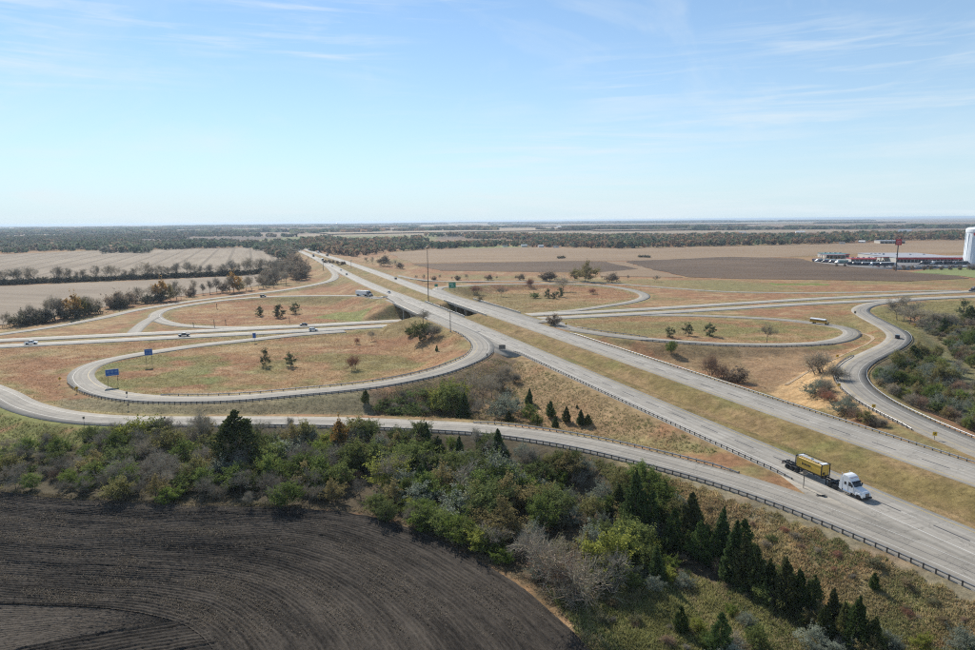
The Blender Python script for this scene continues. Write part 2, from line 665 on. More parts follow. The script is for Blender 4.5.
B_pts = pix([(-180, 347, .5), (-90, 362, .8), (0, 393, 1), (25.6, 406, 1.2), (64, 415.5, 1.6), (102.6, 419.6, 2), (160, 421, 2.6), (240, 421, 3.2), (327, 421.8, 4),
             (368, 423, 4.3), (419.5, 425.3, 4.7), (480, 428.6, 5), (518.5, 432.8, 5.2), (582.6, 443, 5.6), (646.7, 457.5, 5.8), (725, 478, 5.93),
             (764, 490.3, 5.93), (802, 503.5, 5.9), (879, 533, 5.85), (975, 573, 5.75), (1090, 625, 5.6)])
C_pts = [main_at(430, 103.2), main_at(380, 103.2), main_at(340, 103.2)] + pix([
    (463, 330.3, 7.65), (477, 338, 7.5), (483.5, 346.5, 7.3), (477, 356.5, 7.1), (460, 364.6, 6.9), (434, 373.5, 6.5), (380, 384.5, 5.5), (330, 390.3, 4.6), (304, 392.6, 4.1),
    (240, 398.2, 3), (196, 399.7, 2.2), (154, 399.2, 1.6), (123, 396.4, 1.1), (99, 391, .8), (84.5, 383.2, .6), (80.5, 375, .5), (88, 367.5, .4), (104, 361.5, .3),
    (128, 356.3, .2), (155, 351.9, .1), (199.8, 345.4, 0.05), (249.7, 340, 0), (299.5, 334.6, 0), (345, 331.2, 0)])
E_pts = [main_at(400, 104), main_at(450, 104.2)] + pix([
    (380, 298.2, 7.0), (366, 296.2, 6.2), (345, 295.6, 5), (312, 295.7, 3.5), (266, 296.8, 2), (233, 299.3, 1.2), (199.8, 303.3, .7), (168, 309, .3), (155.5, 314.6, .1),
    (160.5, 320.6, 0.02), (177, 324.8, 0), (199.8, 326.8, 0), (238, 327.6, 0), (285, 326.2, 0)])
E2_pts = pix([(155, 317, .08), (146, 321.8, .02), (138, 328.3, 0), (133.5, 333, 0)])
F_pts = pix([(316, 258.6, 2.4), (326, 264.6, 3.2), (332.5, 270.2, 3.5), (335.8, 275.4, 3.3), (331, 280.4, 2.8), (313, 285.0, 2), (280, 290.6, 1), (249.7, 294.3, .5), (199.8, 300.1, 0), (162, 305.7, 0),
             (133, 310.7, 0), (99.7, 318.2, 0), (49.8, 327.3, 0), (0, 334.3, 0), (-70, 344, 0), (-160, 354, 0)])
G_pts = [main_at(300, 149), main_at(350, 148)] + pix([
    (455, 297.4, 7.7), (441.5, 291.9, 7.4), (437.6, 289.4, 7.2), (442.5, 287.2, 6.9), (464, 285.9, 6), (495, 284.2, 4.5), (532, 283.9, 3), (570, 284, 2), (598, 285.2, 1.2), (623, 288.3, .7),
    (641, 292.9, .3), (644.5, 297.4, .1), (632, 301.8, 0), (606, 306, 0), (573, 310.6, 0), (540, 313.4, 0), (510, 315.5, 0)])
H_pts = pix([(396, 275, 4.8), (412, 278.5, 3.6), (432, 280.8, 2.6), (460, 281.6, 1.6), (495, 281.2, 1), (550, 281.2, .6), (600, 282.6, .3), (648, 286.2, 0), (702, 290.2, 0), (730, 291.8, 0), (802, 292.9, 0),
             (860, 292.3, 0), (910, 291.2, 0), (960, 290.4, 0)])
I_pts = [main_at(340, 148.3), main_at(300, 149)] + pix([
    (548, 320.6, 7.3), (570, 328.4, 7), (606, 334.4, 6.2), (656, 340, 5), (702, 343.2, 4), (725, 344.4, 3.5), (780, 345, 2.3), (818, 343.5, 1.6), (838, 340.6, 1.2), (849.5, 336.6, .9),
    (852.5, 332.7, .7), (847, 328.9, .6), (831, 325.3, .4), (804.6, 322, .3), (776, 319.2, .1), (725, 316.6, 0), (690, 315.4, 0), (640, 315, 0)])
J_pts = pix([(960, 297, 0), (915, 299.6, 0.02), (886, 302.2, .1), (868, 305.3, .3), (860.3, 310.3, .5), (866, 315.6, .9), (878, 322, 1.5), (892.5, 330, 2.2), (899, 337.2, 2.8), (893, 345, 3.2), (877, 353.2, 3.6),
             (859.5, 362, 3.9), (850.5, 371.4, 4.2), (851.5, 381, 4.5), (860, 391, 4.7), (880.3, 404.9, 4.9), (921, 424.8, 5.1), (975, 447.7, 5.3), (1040, 474, 5.4), (1120, 505, 5.4)])
XN_pts = [np.array([*p, 0.0]) for p in ((-760, 176), (-520, 241), (-243, 318.5), (-172, 338.6), (-98, 359.2), (-45, 376), (2, 388), (48, 399.2), (120, 419), (172, 436), (225, 454), (300, 473), (370, 489.5), (520, 524), (760, 575))]
XF_pts = [np.array([*p, 0.0]) for p in ((-780, 190), (-530, 257), (-255, 335), (-170, 356.5), (-102.7, 375.8), (-48.7, 392.5), (0, 405), (50, 416.7), (100, 431.5), (150, 449), (243, 481.4), (310, 500), (390, 520.8), (540, 556), (780, 608))]

ROADS = {}


def road(key, name, pts, hw_l, hw_r, mat, step=3.0, lift=0.0):
    P = catmull(pts, step)
    T = np.gradient(P[:, :2], axis=0)
    T /= np.linalg.norm(T, axis=1)[:, None]
    Nn = np.stack([T[:, 1], -T[:, 0]], 1)          # right of travel along the list
    s = np.concatenate([[0], np.cumsum(np.linalg.norm(np.diff(P, axis=0), axis=1))])
    P = P.copy()
    P[:, 2] += lift
    ROADS[key] = dict(P=P, N=Nn, s=s, l=hw_l, r=hw_r)
    lat = [-hw_l, -hw_l, -hw_l * .33, hw_r * .33, hw_r, hw_r]
    dz = [-0.9, 0, 0, 0, 0, -0.9]
    k, n = len(lat), len(P)
    V = np.zeros((n, k, 3))
    UV = np.zeros((n, k, 2))
    for j in range(k):
        V[:, j, :2] = P[:, :2] + Nn * lat[j]
        V[:, j, 2] = P[:, 2] + dz[j]
        UV[:, j, 0] = s
        UV[:, j, 1] = lat[j] + (dz[j] if j == 0 else -dz[j])
    idx = np.arange(n * k).reshape(n, k)
    F = np.stack([idx[:-1, :-1], idx[:-1, 1:], idx[1:, 1:], idx[1:, :-1]], -1).reshape(-1, 4)
    me = new_mesh(name, V.reshape(-1, 3), F, M[mat], UV.reshape(-1, 2))
    return link(name, me, kind='structure')


R_near = road('near', 'motorway_carriageway', near_pts, 6.0, 6.0, 'concrete', lift=0.03)
R_far = road('far', 'motorway_carriageway', far_pts, 6.0, 7.0, 'concrete', lift=0.03)
R_xn = road('xn', 'cross_highway_carriageway', XN_pts, 5.8, 5.8, 'cross', 5, lift=0.03)
R_xf = road('xf', 'cross_highway_carriageway', XF_pts, 5.8, 5.8, 'cross', 5, lift=0.03)
R_B = road('B', 'entrance_ramp', B_pts, 4.6, 5.4, 'ramp')
R_C = road('C', 'loop_ramp', C_pts, 4.6, 4.8, 'ramp', 2.0)
R_E = road('E', 'loop_ramp', E_pts, 4.2, 4.2, 'ramp', 2.0, lift=-0.015)
R_E2 = road('E2', 'ramp_spur', E2_pts, 3.6, 3.6, 'ramp', 2.0, lift=-0.01)
R_F = road('F', 'exit_ramp', F_pts, 4.2, 4.2, 'ramp', 3.0, lift=-0.02)
R_G = road('G', 'loop_ramp', G_pts, 4.2, 4.2, 'ramp', 2.0)
R_H = road('H', 'outer_ramp', H_pts, 3.6, 3.6, 'ramp', 4.0, lift=-0.01)
R_I = road('I', 'loop_ramp', I_pts, 4.4, 4.4, 'ramp', 2.0, lift=-0.015)
R_J = road('J', 'curved_ramp', J_pts, 5.2, 5.2, 'ramp', 2.0)


def fill_paving(name, poly, mat, dz=0.0):
    """gore paving between a ramp and the motorway"""
    P = np.array(poly)
    c = P.mean(0)
    V = np.vstack([c, P])
    V[:, 2] += dz
    n = len(P)
    low = P.copy()
    low[:, 2] += dz - 1.3
    V = np.vstack([V, low])
    F = [(0, 1 + i, 1 + (i + 1) % n) for i in range(n)]
    for i in range(n):
        j = (i + 1) % n
        F += [(1 + i, 1 + n + i, 1 + n + j), (1 + i, 1 + n + j, 1 + j)]
    F = np.array(F)
    me = new_mesh(name, V, F, M[mat], V[:, :2])
    return link(name, me, kind='structure')


# ------------------------------------------------------------------ painted markings
def stripe(rd, off, w, s0=None, s1=None, dz=0.012):
    R = ROADS[rd]
    m = np.ones(len(R['s']), bool)
    if s0 is not None:
        m &= R['s'] >= s0
    if s1 is not None:
        m &= R['s'] <= s1
    P, Nn = R['P'][m], R['N'][m]
    n = len(P)
    V = np.zeros((n, 2, 3))
    for j, d in enumerate((-w / 2, w / 2)):
        V[:, j, :2] = P[:, :2] + Nn * (off + d)
        V[:, j, 2] = P[:, 2] + dz
    idx = np.arange(2 * n).reshape(n, 2)
    F = np.stack([idx[:-1, 0], idx[:-1, 1], idx[1:, 1], idx[1:, 0]], -1)
    return V.reshape(-1, 3), F


def line_part(road_obj, name, rd, off, w, mat, **kw):
    V, F = stripe(rd, off, w, **kw)
    return link(name, new_mesh(name, V, F, M[mat]), road_obj)


def pt_on(rd, s, off, dz=0.0):
    R = ROADS[rd]
    p = np.array([np.interp(s, R['s'], R['P'][:, i]) for i in range(3)])
    n = np.array([np.interp(s, R['s'], R['N'][:, i]) for i in range(2)])
    n /= np.linalg.norm(n)
    return np.array([p[0] + n[0] * off, p[1] + n[1] * off, p[2] + dz]), n


def dash_mesh(name, L, w, mat):
    return new_mesh(name, [(-L / 2, -w / 2, 0), (L / 2, -w / 2, 0), (L / 2, w / 2, 0), (-L / 2, w / 2, 0)], [(0, 1, 2, 3)], M[mat])


DW = dash_mesh('lane_dash', 3.0, 0.15, 'white_paint')
DB = dash_mesh('contrast_dash', 6.2, 0.36, 'black_paint')


def dashes(road_obj, rd, off, s0, s1, dark=True, period=12.2):
    s = s0
    while s < s1:
        for me, ds, on in ((DW, -3.4, True), (DB, 1.2, dark)):
            if not on:
                continue
            p, n = pt_on(rd, s + ds, off, 0.014)
            p2, _ = pt_on(rd, s + ds + 2, off, 0.014)
            o = link(me.name, me, road_obj, loc=p, rotz=math.atan2(n[0], -n[1]))
            o.rotation_euler = (0, -math.atan2(p2[2] - p[2], 2.0) * 1.0, math.atan2(p2[1] - p[1], p2[0] - p[0]))
        s += period


# near carriageway list runs away from the drone: left = outer side (n smaller)
line_part(R_near, 'edge_line', 'near', -3.0 - 0.1, 0.22, 'white_paint')
line_part(R_near, 'edge_line', 'near', 4.7, 0.2, 'yellow_paint')
dashes(R_near, 'near', 0.85, 120, 560)
line_part(R_far, 'edge_line', 'far', -4.7, 0.2, 'yellow_paint')
line_part(R_far, 'edge_line', 'far', 3.1, 0.22, 'white_paint')
dashes(R_far, 'far', -0.8, 118, 560)
for o_, k_ in ((R_xn, 'xn'), (R_xf, 'xf')):
    line_part(o_, 'edge_line', k_, -4.2, 0.2, 'white_paint' if k_ == 'xf' else 'yellow_paint')
    line_part(o_, 'edge_line', k_, 4.2, 0.2, 'white_paint' if k_ == 'xn' else 'yellow_paint')
    dashes(o_, k_, 0, 200, 1300, dark=False)
for o_, k_, a_, b_ in ((R_B, 'B', -2.4, 2.4), (R_C, 'C', -2.5, 2.6), (R_E, 'E', -2.4, 2.4), (R_F, 'F', -2.4, 2.4), (R_G, 'G', -2.4, 2.4), (R_I, 'I', -2.5, 2.5), (R_J, 'J', -2.7, 2.7)):
    line_part(o_, 'edge_line', k_, a_, 0.14, 'white_paint')
    line_part(o_, 'edge_line', k_, b_, 0.14, 'yellow_paint' if k_ != 'B' else 'white_paint')
# dark longitudinal joint down the middle of the S-shaped ramp and the loops
for o_, k_ in ((R_J, 'J'), (R_C, 'C'), (R_I, 'I'), (R_B, 'B')):
    line_part(o_, 'centre_joint', k_, 0.15, 0.12, 'black_paint', dz=0.008)


# ------------------------------------------------------------------ terrain: one sheet to the horizon
def axis_lines(lo, hi, fine, far, grow=1.16):
    a = list(np.arange(lo, hi + .01, fine))
    st = fine
    while a[-1] < far:
        st *= grow
        a.append(a[-1] + st)
    b = []
    st, v = fine, lo
    return np.array(a)


def two_sided(lo, hi, fine, far_lo, far_hi, grow=1.14):
    a = list(np.arange(lo, hi + .01, fine))
    st = fine
    while a[-1] < far_hi:
        st *= grow
        a.append(a[-1] + st)
    pre, st, v = [], fine, lo
    while v > far_lo:
        st *= grow
        v -= st
        pre.append(v)
    return np.array(pre[::-1] + a)


GX = two_sided(-290, 400, 2.0, -42000, 42000)
GY = two_sided(60, 560, 2.0, -3000, 60000)
XX, YY = np.meshgrid(GX, GY)
NYX = XX.shape


def seg_dist(rd, xs, ys):
    """distance and road height of the nearest road axis point, only near the road"""
    R = ROADS[rd]
    P = R['P']
    D = np.full(xs.shape, 1e9)
    Z = np.zeros(xs.shape)
    S = np.zeros(xs.shape)
    CH = 24
    for i in range(0, len(P) - 1, CH):
        q = P[i:i + CH + 1]
        m = 46.0
        j = np.where((xs > q[:, 0].min() - m) & (xs < q[:, 0].max() + m) & (ys > q[:, 1].min() - m) & (ys < q[:, 1].max() + m))
        if len(j[0]) == 0:
            continue
        x, y = xs[j], ys[j]
        bd, bz, bs = D[j], Z[j], S[j]
        for a, b in zip(q[:-1], q[1:]):
            ab = b - a
            l2 = ab[0] ** 2 + ab[1] ** 2 + 1e-9
            t = np.clip(((x - a[0]) * ab[0] + (y - a[1]) * ab[1]) / l2, 0, 1)
            d = np.hypot(x - a[0] - t * ab[0], y - a[1] - t * ab[1])
            side = np.sign((x - a[0]) * ab[1] - (y - a[1]) * ab[0])
            k = d < bd
            bd = np.where(k, d, bd)
            bz = np.where(k, a[2] + t * ab[2], bz)
            bs = np.where(k, side, bs)
        D[j], Z[j], S[j] = bd, bz, bs
    return D, Z, S


def in_poly(x, y, poly):
    poly = np.asarray(poly)
    r = np.zeros(np.shape(x), bool)
    j = len(poly) - 1
    for i in range(len(poly)):
        xi, yi, xj, yj = poly[i][0], poly[i][1], poly[j][0], poly[j][1]
        c = ((yi > y) != (yj > y)) & (x < (xj - xi) * (y - yi) / (yj - yi + 1e-12) + xi)
        r ^= c
        j = i
    return r


inner = (np.abs(XX) < 2200) & (YY > -200) & (YY < 2600)
ix = np.where(inner)
xs, ys = XX[ix], YY[ix]
base = 1.6 * (fbm(xs, ys, 90, 3) - 0.5) * smooth(520, 380, ys) * smooth(330, 230, np.abs(xs))
# low ground: the wooded draw in front of the ramp and the thicket on the right
T = base.copy()
DIST = {}
for k in ROADS:
    d, z, sd = seg_dist(k, xs, ys)
    hw = np.where(sd > 0, ROADS[k]['r'], ROADS[k]['l'])
    DIST[k] = (d - hw, z, sd)
ups = np.full(xs.shape, -99.0)
for k, (e, z, sd) in DIST.items():
    slope = 0.38
    fall = np.maximum(0, e - 1.0)
    h = z - 0.12 - 0.05 * np.minimum(fall, 2.0) - np.maximum(0, fall - 2.0) * slope
    h = np.where(e < 60, h, -99)
    ups = np.maximum(ups, h)
# smooth union with the base
kk = 1.2
T = np.maximum(T, ups) + np.maximum(0, kk - np.abs(T - ups)) ** 2 / (4 * kk) * (ups > -50)
# the median ditch and slope roughness
em = np.minimum(DIST['near'][0], DIST['far'][0])
edge = np.full(xs.shape, 1e9)
for k, (e, z, sd) in DIST.items():
    edge = np.minimum(edge, e)
T += (fbm(xs, ys, 7, 31) - .5) * 0.7 * smooth(1.5, 6, edge) * np.maximum(smooth(60, 35, edge), (ys < 230) * 1.0)
for k, (e, z, sd) in DIST.items():
    cap = z - 0.12 + np.maximum(0, e - 1.2) * (0.62 if k in ('xn', 'xf') else 0.5)
    T = np.where(e < 45, np.minimum(T, cap), T)
# the paved gores lie a little above the land
GORE1 = [(s, n) for s, n in ((330, 106.6), (300, 107.2), (236, 107.4), (229, 106.6), (228, 104.0), (232, 101.4), (240, 98.6), (250, 96.5), (266, 97.5), (285, 100.5), (310, 104))]
g1 = np.array([main_at(s, n)[:2] for s, n in GORE1])
al_ = xs * MU[0] + ys * MU[1]
T = np.where(in_poly(xs, ys, g1), np.minimum(T, np.interp(al_, MS, MZ) - .16), T)
ZZ = np.zeros(NYX)
ZZ[ix] = T
# far land rolls gently
rr = np.hypot(XX, YY)
ZZ += smooth(2500, 9000, rr) * (26 * (fbm(XX, YY, 5200, 71) - 0.5)) - smooth(8000, 40000, rr) * 22


def ground_z(x, y):
    i = int(np.clip(np.searchsorted(GX, x) - 1, 0, len(GX) - 2))
    j = int(np.clip(np.searchsorted(GY, y) - 1, 0, len(GY) - 2))
    fx = (x - GX[i]) / (GX[i + 1] - GX[i])
    fy = (y - GY[j]) / (GY[j + 1] - GY[j])
    return float((ZZ[j, i] * (1 - fx) + ZZ[j, i + 1] * fx) * (1 - fy) + (ZZ[j + 1, i] * (1 - fx) + ZZ[j + 1, i + 1] * fx) * fy)


def gz_arr(x, y):
    i = np.clip(np.searchsorted(GX, x) - 1, 0, len(GX) - 2)
    j = np.clip(np.searchsorted(GY, y) - 1, 0, len(GY) - 2)
    fx = (x - GX[i]) / (GX[i + 1] - GX[i])
    fy = (y - GY[j]) / (GY[j + 1] - GY[j])
    return (ZZ[j, i] * (1 - fx) + ZZ[j, i + 1] * fx) * (1 - fy) + (ZZ[j + 1, i] * (1 - fx) + ZZ[j + 1, i + 1] * fx) * fy


def on_land(px, py):
    """where the sight line first meets the land"""
    d = ray(px, py)
    if d[2] > -1e-4:
        d[2] = -1e-4
    t = (9.5 - CAM_H) / d[2]
    st = 1.0
    tprev = t
    for _ in range(4000):
        p = d * t
        if CAM_H + p[2] < ground_z(p[0], p[1]):
            break
        tprev = t
        t += max(1.0, t * 0.003)
    lo, hi = tprev, t
    for _ in range(14):
        m = (lo + hi) / 2
        p = d * m
        if CAM_H + p[2] < ground_z(p[0], p[1]):
            hi = m
        else:
            lo = m
    p = d * hi
    return np.array([p[0], p[1], ground_z(p[0], p[1])])


def zone(lst, z=0.0):
    return np.array([at(a, b, z)[:2] for a, b in lst])


# plant colours of the verges (albedo of the grass itself)
RUST = np.array([0.280, 0.152, 0.082])
TAN = np.array([0.315, 0.205, 0.105])
STRAW = np.array([0.38, 0.28, 0.155])
OLIVE = np.array([0.190, 0.175, 0.075])
GREEN = np.array([0.125, 0.155, 0.050])
BROWN = np.array([0.150, 0.110, 0.075])


def mixc(a, b, t):
    return a * (1 - t[:, None]) + b * t[:, None]


xs2, ys2 = XX.ravel(), YY.ravel()
n1 = fbm(xs2, ys2 * 1.8, 34, 5, 4)
n2 = fbm(xs2, ys2 * 1.6, 12, 15, 3)
n3 = fbm(xs2, ys2, 70, 25, 3)
C = mixc(np.tile(TAN, (len(xs2), 1)), RUST, smooth(.30, .52, n1))
C = mixc(C, STRAW, smooth(.58, .72, n2) * .7)
C = mixc(C, OLIVE, smooth(.56, .70, n3) * .6)
edge_full = np.full(XX.shape, 60.0)
edge_full[ix] = np.minimum(edge, 60)
ef = edge_full.ravel()
C = mixc(C, OLIVE * 1.1, smooth(9, 2.5, ef) * smooth(.30, .55, n2) * .8)
C = mixc(C, TAN * 1.05, smooth(2.2, 0.6, ef) * .55)


def paint(poly, col, amount=1.0, soft=None, nz=None):
    global C
    m = in_poly(xs2, ys2, poly).astype(float) * amount
    if nz is not None:
        m = m * nz
    C = mixc(C, col, m)


# median between the carriageways: mown, olive and tan bands along the road
emf = np.zeros(XX.shape)
md = np.zeros(XX.shape, bool)
e1, e2 = DIST['near'], DIST['far']
medm = (e1[2] > 0) & (e2[2] < 0) & (e1[0] < 22) & (e2[0] < 22)
md[ix] = medm
acr = xs2 * MN[0] + ys2 * MN[1]
alo = xs2 * MU[0] + ys2 * MU[1]
nm = fbm(alo / 9, acr, 2.6, 44, 3)
mc = mixc(np.tile(np.array([0.215, 0.165, 0.068]), (len(xs2), 1)), np.array([0.285, 0.195, 0.10]), smooth(.35, .68, nm))
mc = mixc(mc, np.array([0.155, 0.165, 0.055]), smooth(.6, .8, fbm(xs2, ys2, 16, 46)) * .6)
mf = md.ravel()
C[mf] = mc[mf]
# green patches
gpatch = smooth(.38, .6, fbm(xs2, ys2, 15, 61))
paint(zone([(85, 384), (120, 352), (200, 349), (235, 362), (215, 384), (150, 390), (110, 392)]), GREEN * 1.15, .6, nz=gpatch)
paint(zone([(200, 372), (300, 352), (400, 356), (430, 366), (330, 386), (210, 392)]), GREEN * 1.1, .5, nz=gpatch)
paint(zone([(-60, 384), (0, 402), (60, 421), (130, 426), (240, 428), (240, 445), (130, 437), (0, 466), (-80, 466)], 1), np.array([.17, .185, .06]), .9, nz=smooth(.1, .3, n2))
paint(zone([(310, 318), (340, 312), (372, 314), (360, 322)]), GREEN * 1.5, .7)
paint(zone([(560, 322), (860, 322), (850, 336), (760, 340), (640, 334)]), OLIVE * 1.15, .65, nz=gpatch)
paint(zone([(660, 325), (720, 318), (840, 326), (845, 336), (790, 341), (690, 339)]), np.array([.21, .185, .075]), .75, nz=gpatch)
paint(zone([(868, 310), (925, 302), (975, 300), (975, 312), (905, 318), (925, 335), (975, 372), (975, 392), (912, 345), (900, 333), (878, 318)]), np.array([.175, .17, .065]), .75)
paint(zone([(855, 305), (862, 318), (893, 340), (870, 350), (845, 345), (838, 348), (862, 332), (850, 322), (800, 318), (820, 308)]), np.array([.24, .18, .085]), .8, nz=smooth(.2, .5, n2))
paint(zone([(735, 350), (810, 352), (845, 352), (840, 380), (790, 398), (740, 384)]), np.array([.30, .20, .115]), .8)
paint(zone([(768, 388), (800, 370), (838, 362), (850, 385), (885, 420), (872, 428), (830, 412), (790, 398)], 2), np.array([.46, .31, .16]), .95)
paint(zone([(600, 345), (700, 352), (735, 352), (760, 384), (690, 368), (620, 347)]), np.array([.23, .165, .09]), .8)
paint(zone([(520, 366), (560, 380), (700, 442), (725, 462), (640, 446), (540, 424), (500, 420), (500, 372)], 3), np.array([.30, .21, .115]), .8, nz=smooth(.2, .5, n2))
paint(zone([(610, 428), (700, 452), (720, 462), (640, 446), (585, 432)], 4), OLIVE * 1.2, .6)
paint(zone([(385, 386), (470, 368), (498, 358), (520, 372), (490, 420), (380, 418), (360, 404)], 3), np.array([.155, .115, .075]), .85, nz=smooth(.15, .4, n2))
paint(zone([(240, 405), (365, 398), (380, 418), (240, 418), (60, 408), (60, 395)], 1.5), np.array([.21, .185, .11]), .85)
# rough land beyond the right hand loops
paint(zone([(380, 272), (560, 278), (660, 280), (975, 278), (975, 288), (730, 292), (640, 284), (480, 280), (400, 272)]), OLIVE * 1.05, .7, nz=smooth(.3, .5, n3))
# woodland floor and brushy slope
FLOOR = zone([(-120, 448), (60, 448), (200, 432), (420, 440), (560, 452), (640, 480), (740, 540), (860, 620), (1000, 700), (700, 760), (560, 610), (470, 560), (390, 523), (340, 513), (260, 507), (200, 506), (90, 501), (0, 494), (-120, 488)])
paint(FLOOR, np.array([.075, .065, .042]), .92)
paint(zone([(590, 462), (730, 494), (860, 548), (1010, 612), (1010, 740), (880, 700), (790, 560), (690, 500), (640, 488)], 3), np.array([.25, .205, .11]), .9, nz=smooth(.2, .5, n2))
paint(zone([(560, 600), (640, 590), (720, 600), (800, 640), (820, 720), (640, 720)]), np.array([.19, .18, .085]), .8)
paint(zone([(640, 470), (730, 492), (860, 545), (1010, 606), (1010, 625), (860, 562), (730, 506)], 5), np.array([.20, .19, .17]), .35)
paint(zone([(915, 322), (930, 314), (1010, 312), (1010, 430), (985, 400), (925, 345)], 0), np.array([.15, .145, .075]), .8)
paint(zone([(770, 283), (826, 283.5), (832, 285.5), (772, 285.2)]), np.array([.14, .19, .045]), .8)
# right hand thicket floor
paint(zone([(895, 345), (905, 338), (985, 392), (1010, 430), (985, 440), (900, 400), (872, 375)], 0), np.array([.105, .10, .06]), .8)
# worn tracks of paler gravel round the loops
VER = np.stack([xs2, ys2, ZZ.ravel()], 1)
# far land: patchwork of fields, drawn by parcels
far_m = smooth(1500, 2600, np.hypot(xs2, ys2))
px_, py_ = np.floor(xs2 / 640 + .35 * np.sin(ys2 / 2600)), np.floor(ys2 / 900)
h1, h2 = hash2(px_, py_, 5), hash2(px_, py_, 9)
pc = np.tile(np.array([.29, .225, .155]), (len(xs2), 1))
pc = mixc(pc, np.array([.20, .145, .105]), (h1 > .55).astype(float))
pc = mixc(pc, np.array([.115, .09, .075]), (h1 > .80).astype(float))
pc = mixc(pc, np.array([.16, .17, .07]), (h2 > .86).astype(float))
C = C * (1 - far_m[:, None]) + pc * far_m[:, None]
idx = np.arange(len(xs2)).reshape(NYX)
Fg = np.stack([idx[:-1, :-1], idx[:-1, 1:], idx[1:, 1:], idx[1:, :-1]], -1).reshape(-1, 4)
assert abs(GX).max() < 55500 and GY.max() < 73500 and GY.min() > -7500
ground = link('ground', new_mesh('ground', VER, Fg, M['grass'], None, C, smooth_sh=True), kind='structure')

# ------------------------------------------------------------------ fields: sheets lying on the land
M['stubble'] = field_material('pale_corn_stubble', (.20, .157, .115), (.31, .255, .19), row=34.0, row_dark=.55, rot=math.radians(-20), sx=.09, sy=.006, big=.006, streak=.55)
M['stubble2'] = field_material('grey_corn_stubble', (.205, .163, .122), (.30, .245, .185), row=0, rot=math.radians(-72), sx=.12, sy=.006, big=.01, streak=.5)
M['tan_field'] = field_material('reddish_bean_stubble', (.215, .15, .098), (.30, .215, .135), rot=math.radians(10), sx=.004, sy=.03, big=.004)
M['dark_field'] = field_material('dark_tilled_soil', (.080, .056, .040), (.160, .110, .073), rot=math.radians(8), sx=.004, sy=.05, big=.008)
M['pale_field'] = field_material('far_pale_field', (.27, .21, .15), (.36, .29, .21), rot=0, sx=.001, sy=.004, big=.001)
M['brown_field'] = field_material('far_brown_field', (.17, .125, .09), (.24, .175, .12), rot=0, sx=.001, sy=.004, big=.001)
M['green_field'] = field_material('far_green_field', (.16, .19, .07), (.24, .26, .11), rot=0, sx=.001, sy=.004, big=.001)


fcount = [0]


def field(name, pxpoly, mat, dz=0.25, n=1):
    """sheet over the land inside the outline, cut into a grid so it follows the rolling ground"""
    fcount[0] += 1
    P0_ = zone(pxpoly)
    P = []
    rgf = np.random.default_rng(700 + fcount[0])
    for a_, b_ in zip(P0_, np.roll(P0_, -1, axis=0)):
        ln_ = np.linalg.norm(b_ - a_)
        for k in range(10):
            q_ = a_ + (b_ - a_) * k / 10
            dd_ = np.hypot(*q_)
            P.append(q_ + (rgf.normal(size=2) * min(ln_ * .012, 3.0 + dd_ * .002) if dz < 2 else 0))
    P = np.array(P)
    bm = bmesh.new()
    vs = [bm.verts.new((a, b, 0)) for a, b in P]
    f = bm.faces.new(vs)
    if f.calc_area() and f.normal.z < 0:
        f.normal_flip()
    bmesh.ops.triangulate(bm, faces=[f])
    # slice in strips
    lo, hi = P.min(0), P.max(0)
    for ax in (0, 1):
        cnt = 10
        for k in range(1, cnt):
            c = lo[ax] + (hi[ax] - lo[ax]) * k / cnt
            co = [0, 0, 0]
            co[ax] = c
            no = [0, 0, 0]
            no[ax] = 1
            bmesh.ops.bisect_plane(bm, geom=bm.verts[:] + bm.edges[:] + bm.faces[:], plane_co=co, plane_no=no)
    for v in bm.verts:
        v.co.z = max(ground_z(v.co.x, v.co.y), 0.0) + (dz + fcount[0] * .05 if dz > 2 else 0.12 + fcount[0] * .025)
    bmesh.ops.recalc_face_normals(bm, faces=bm.faces[:])
    for f in bm.faces:
        f.normal_update()
        if f.normal.z < 0:
            f.normal_flip()
    me = bpy.data.meshes.new(name)
    bm.to_mesh(me)
    bm.free()
    me.materials.append(M[mat])
    return link(name, me, kind='structure')


field('corn_field', [(-200, 294), (-60, 286.5), (60, 281.5), (160, 277.5), (250, 273.0), (284, 268), (287, 258), (268, 250), (245, 247.2), (100, 250.5), (0, 254.5), (-200, 262)], 'stubble', 1.0)
field('corn_field', [(-200, 297), (-60, 289), (60, 284), (160, 280), (250, 275.5), (288, 271), (284, 278), (262, 285), (225, 291), (185, 296), (130, 302), (80, 312), (10, 324), (-80, 336), (-200, 350)], 'stubble2', 1.0)
field('bean_field', [(388, 253), (430, 249.6), (500, 247), (600, 248.6), (725, 246.5), (850, 243.6), (985, 240.5), (1100, 238), (1100, 252), (985, 252.5), (850, 254), (730, 259.5), (610, 261), (480, 262), (412, 263)], 'tan_field', 1.0)
field('tilled_field', [(412, 264.2), (480, 262.6), (570, 261.4), (606, 261.6), (640, 268.6), (606, 272.2), (540, 272.2), (440, 270.6)], 'dark_field', 1.0)
field('tilled_field', [(624, 261.4), (730, 256.8), (800, 258.6), (815, 262.4), (850, 266.4), (900, 271.4), (950, 275), (970, 278.6), (905, 281.4), (820, 280), (740, 279), (690, 277.2), (650, 269)], 'dark_field', 1.0)
field('meadow', [(606, 262), (624, 261.8), (648, 269), (684, 277.4), (600, 276.4), (600, 272.8), (638, 269)], 'tan_field', .8)
field('lawn', [(910, 272.6), (930, 269.6), (1010, 266), (1040, 276), (985, 279.5), (960, 276)], 'green_field', 1.0)
field('lawn', [(446, 247.4), (500, 245.6), (535, 247), (470, 248.4)], 'green_field', 1.2)
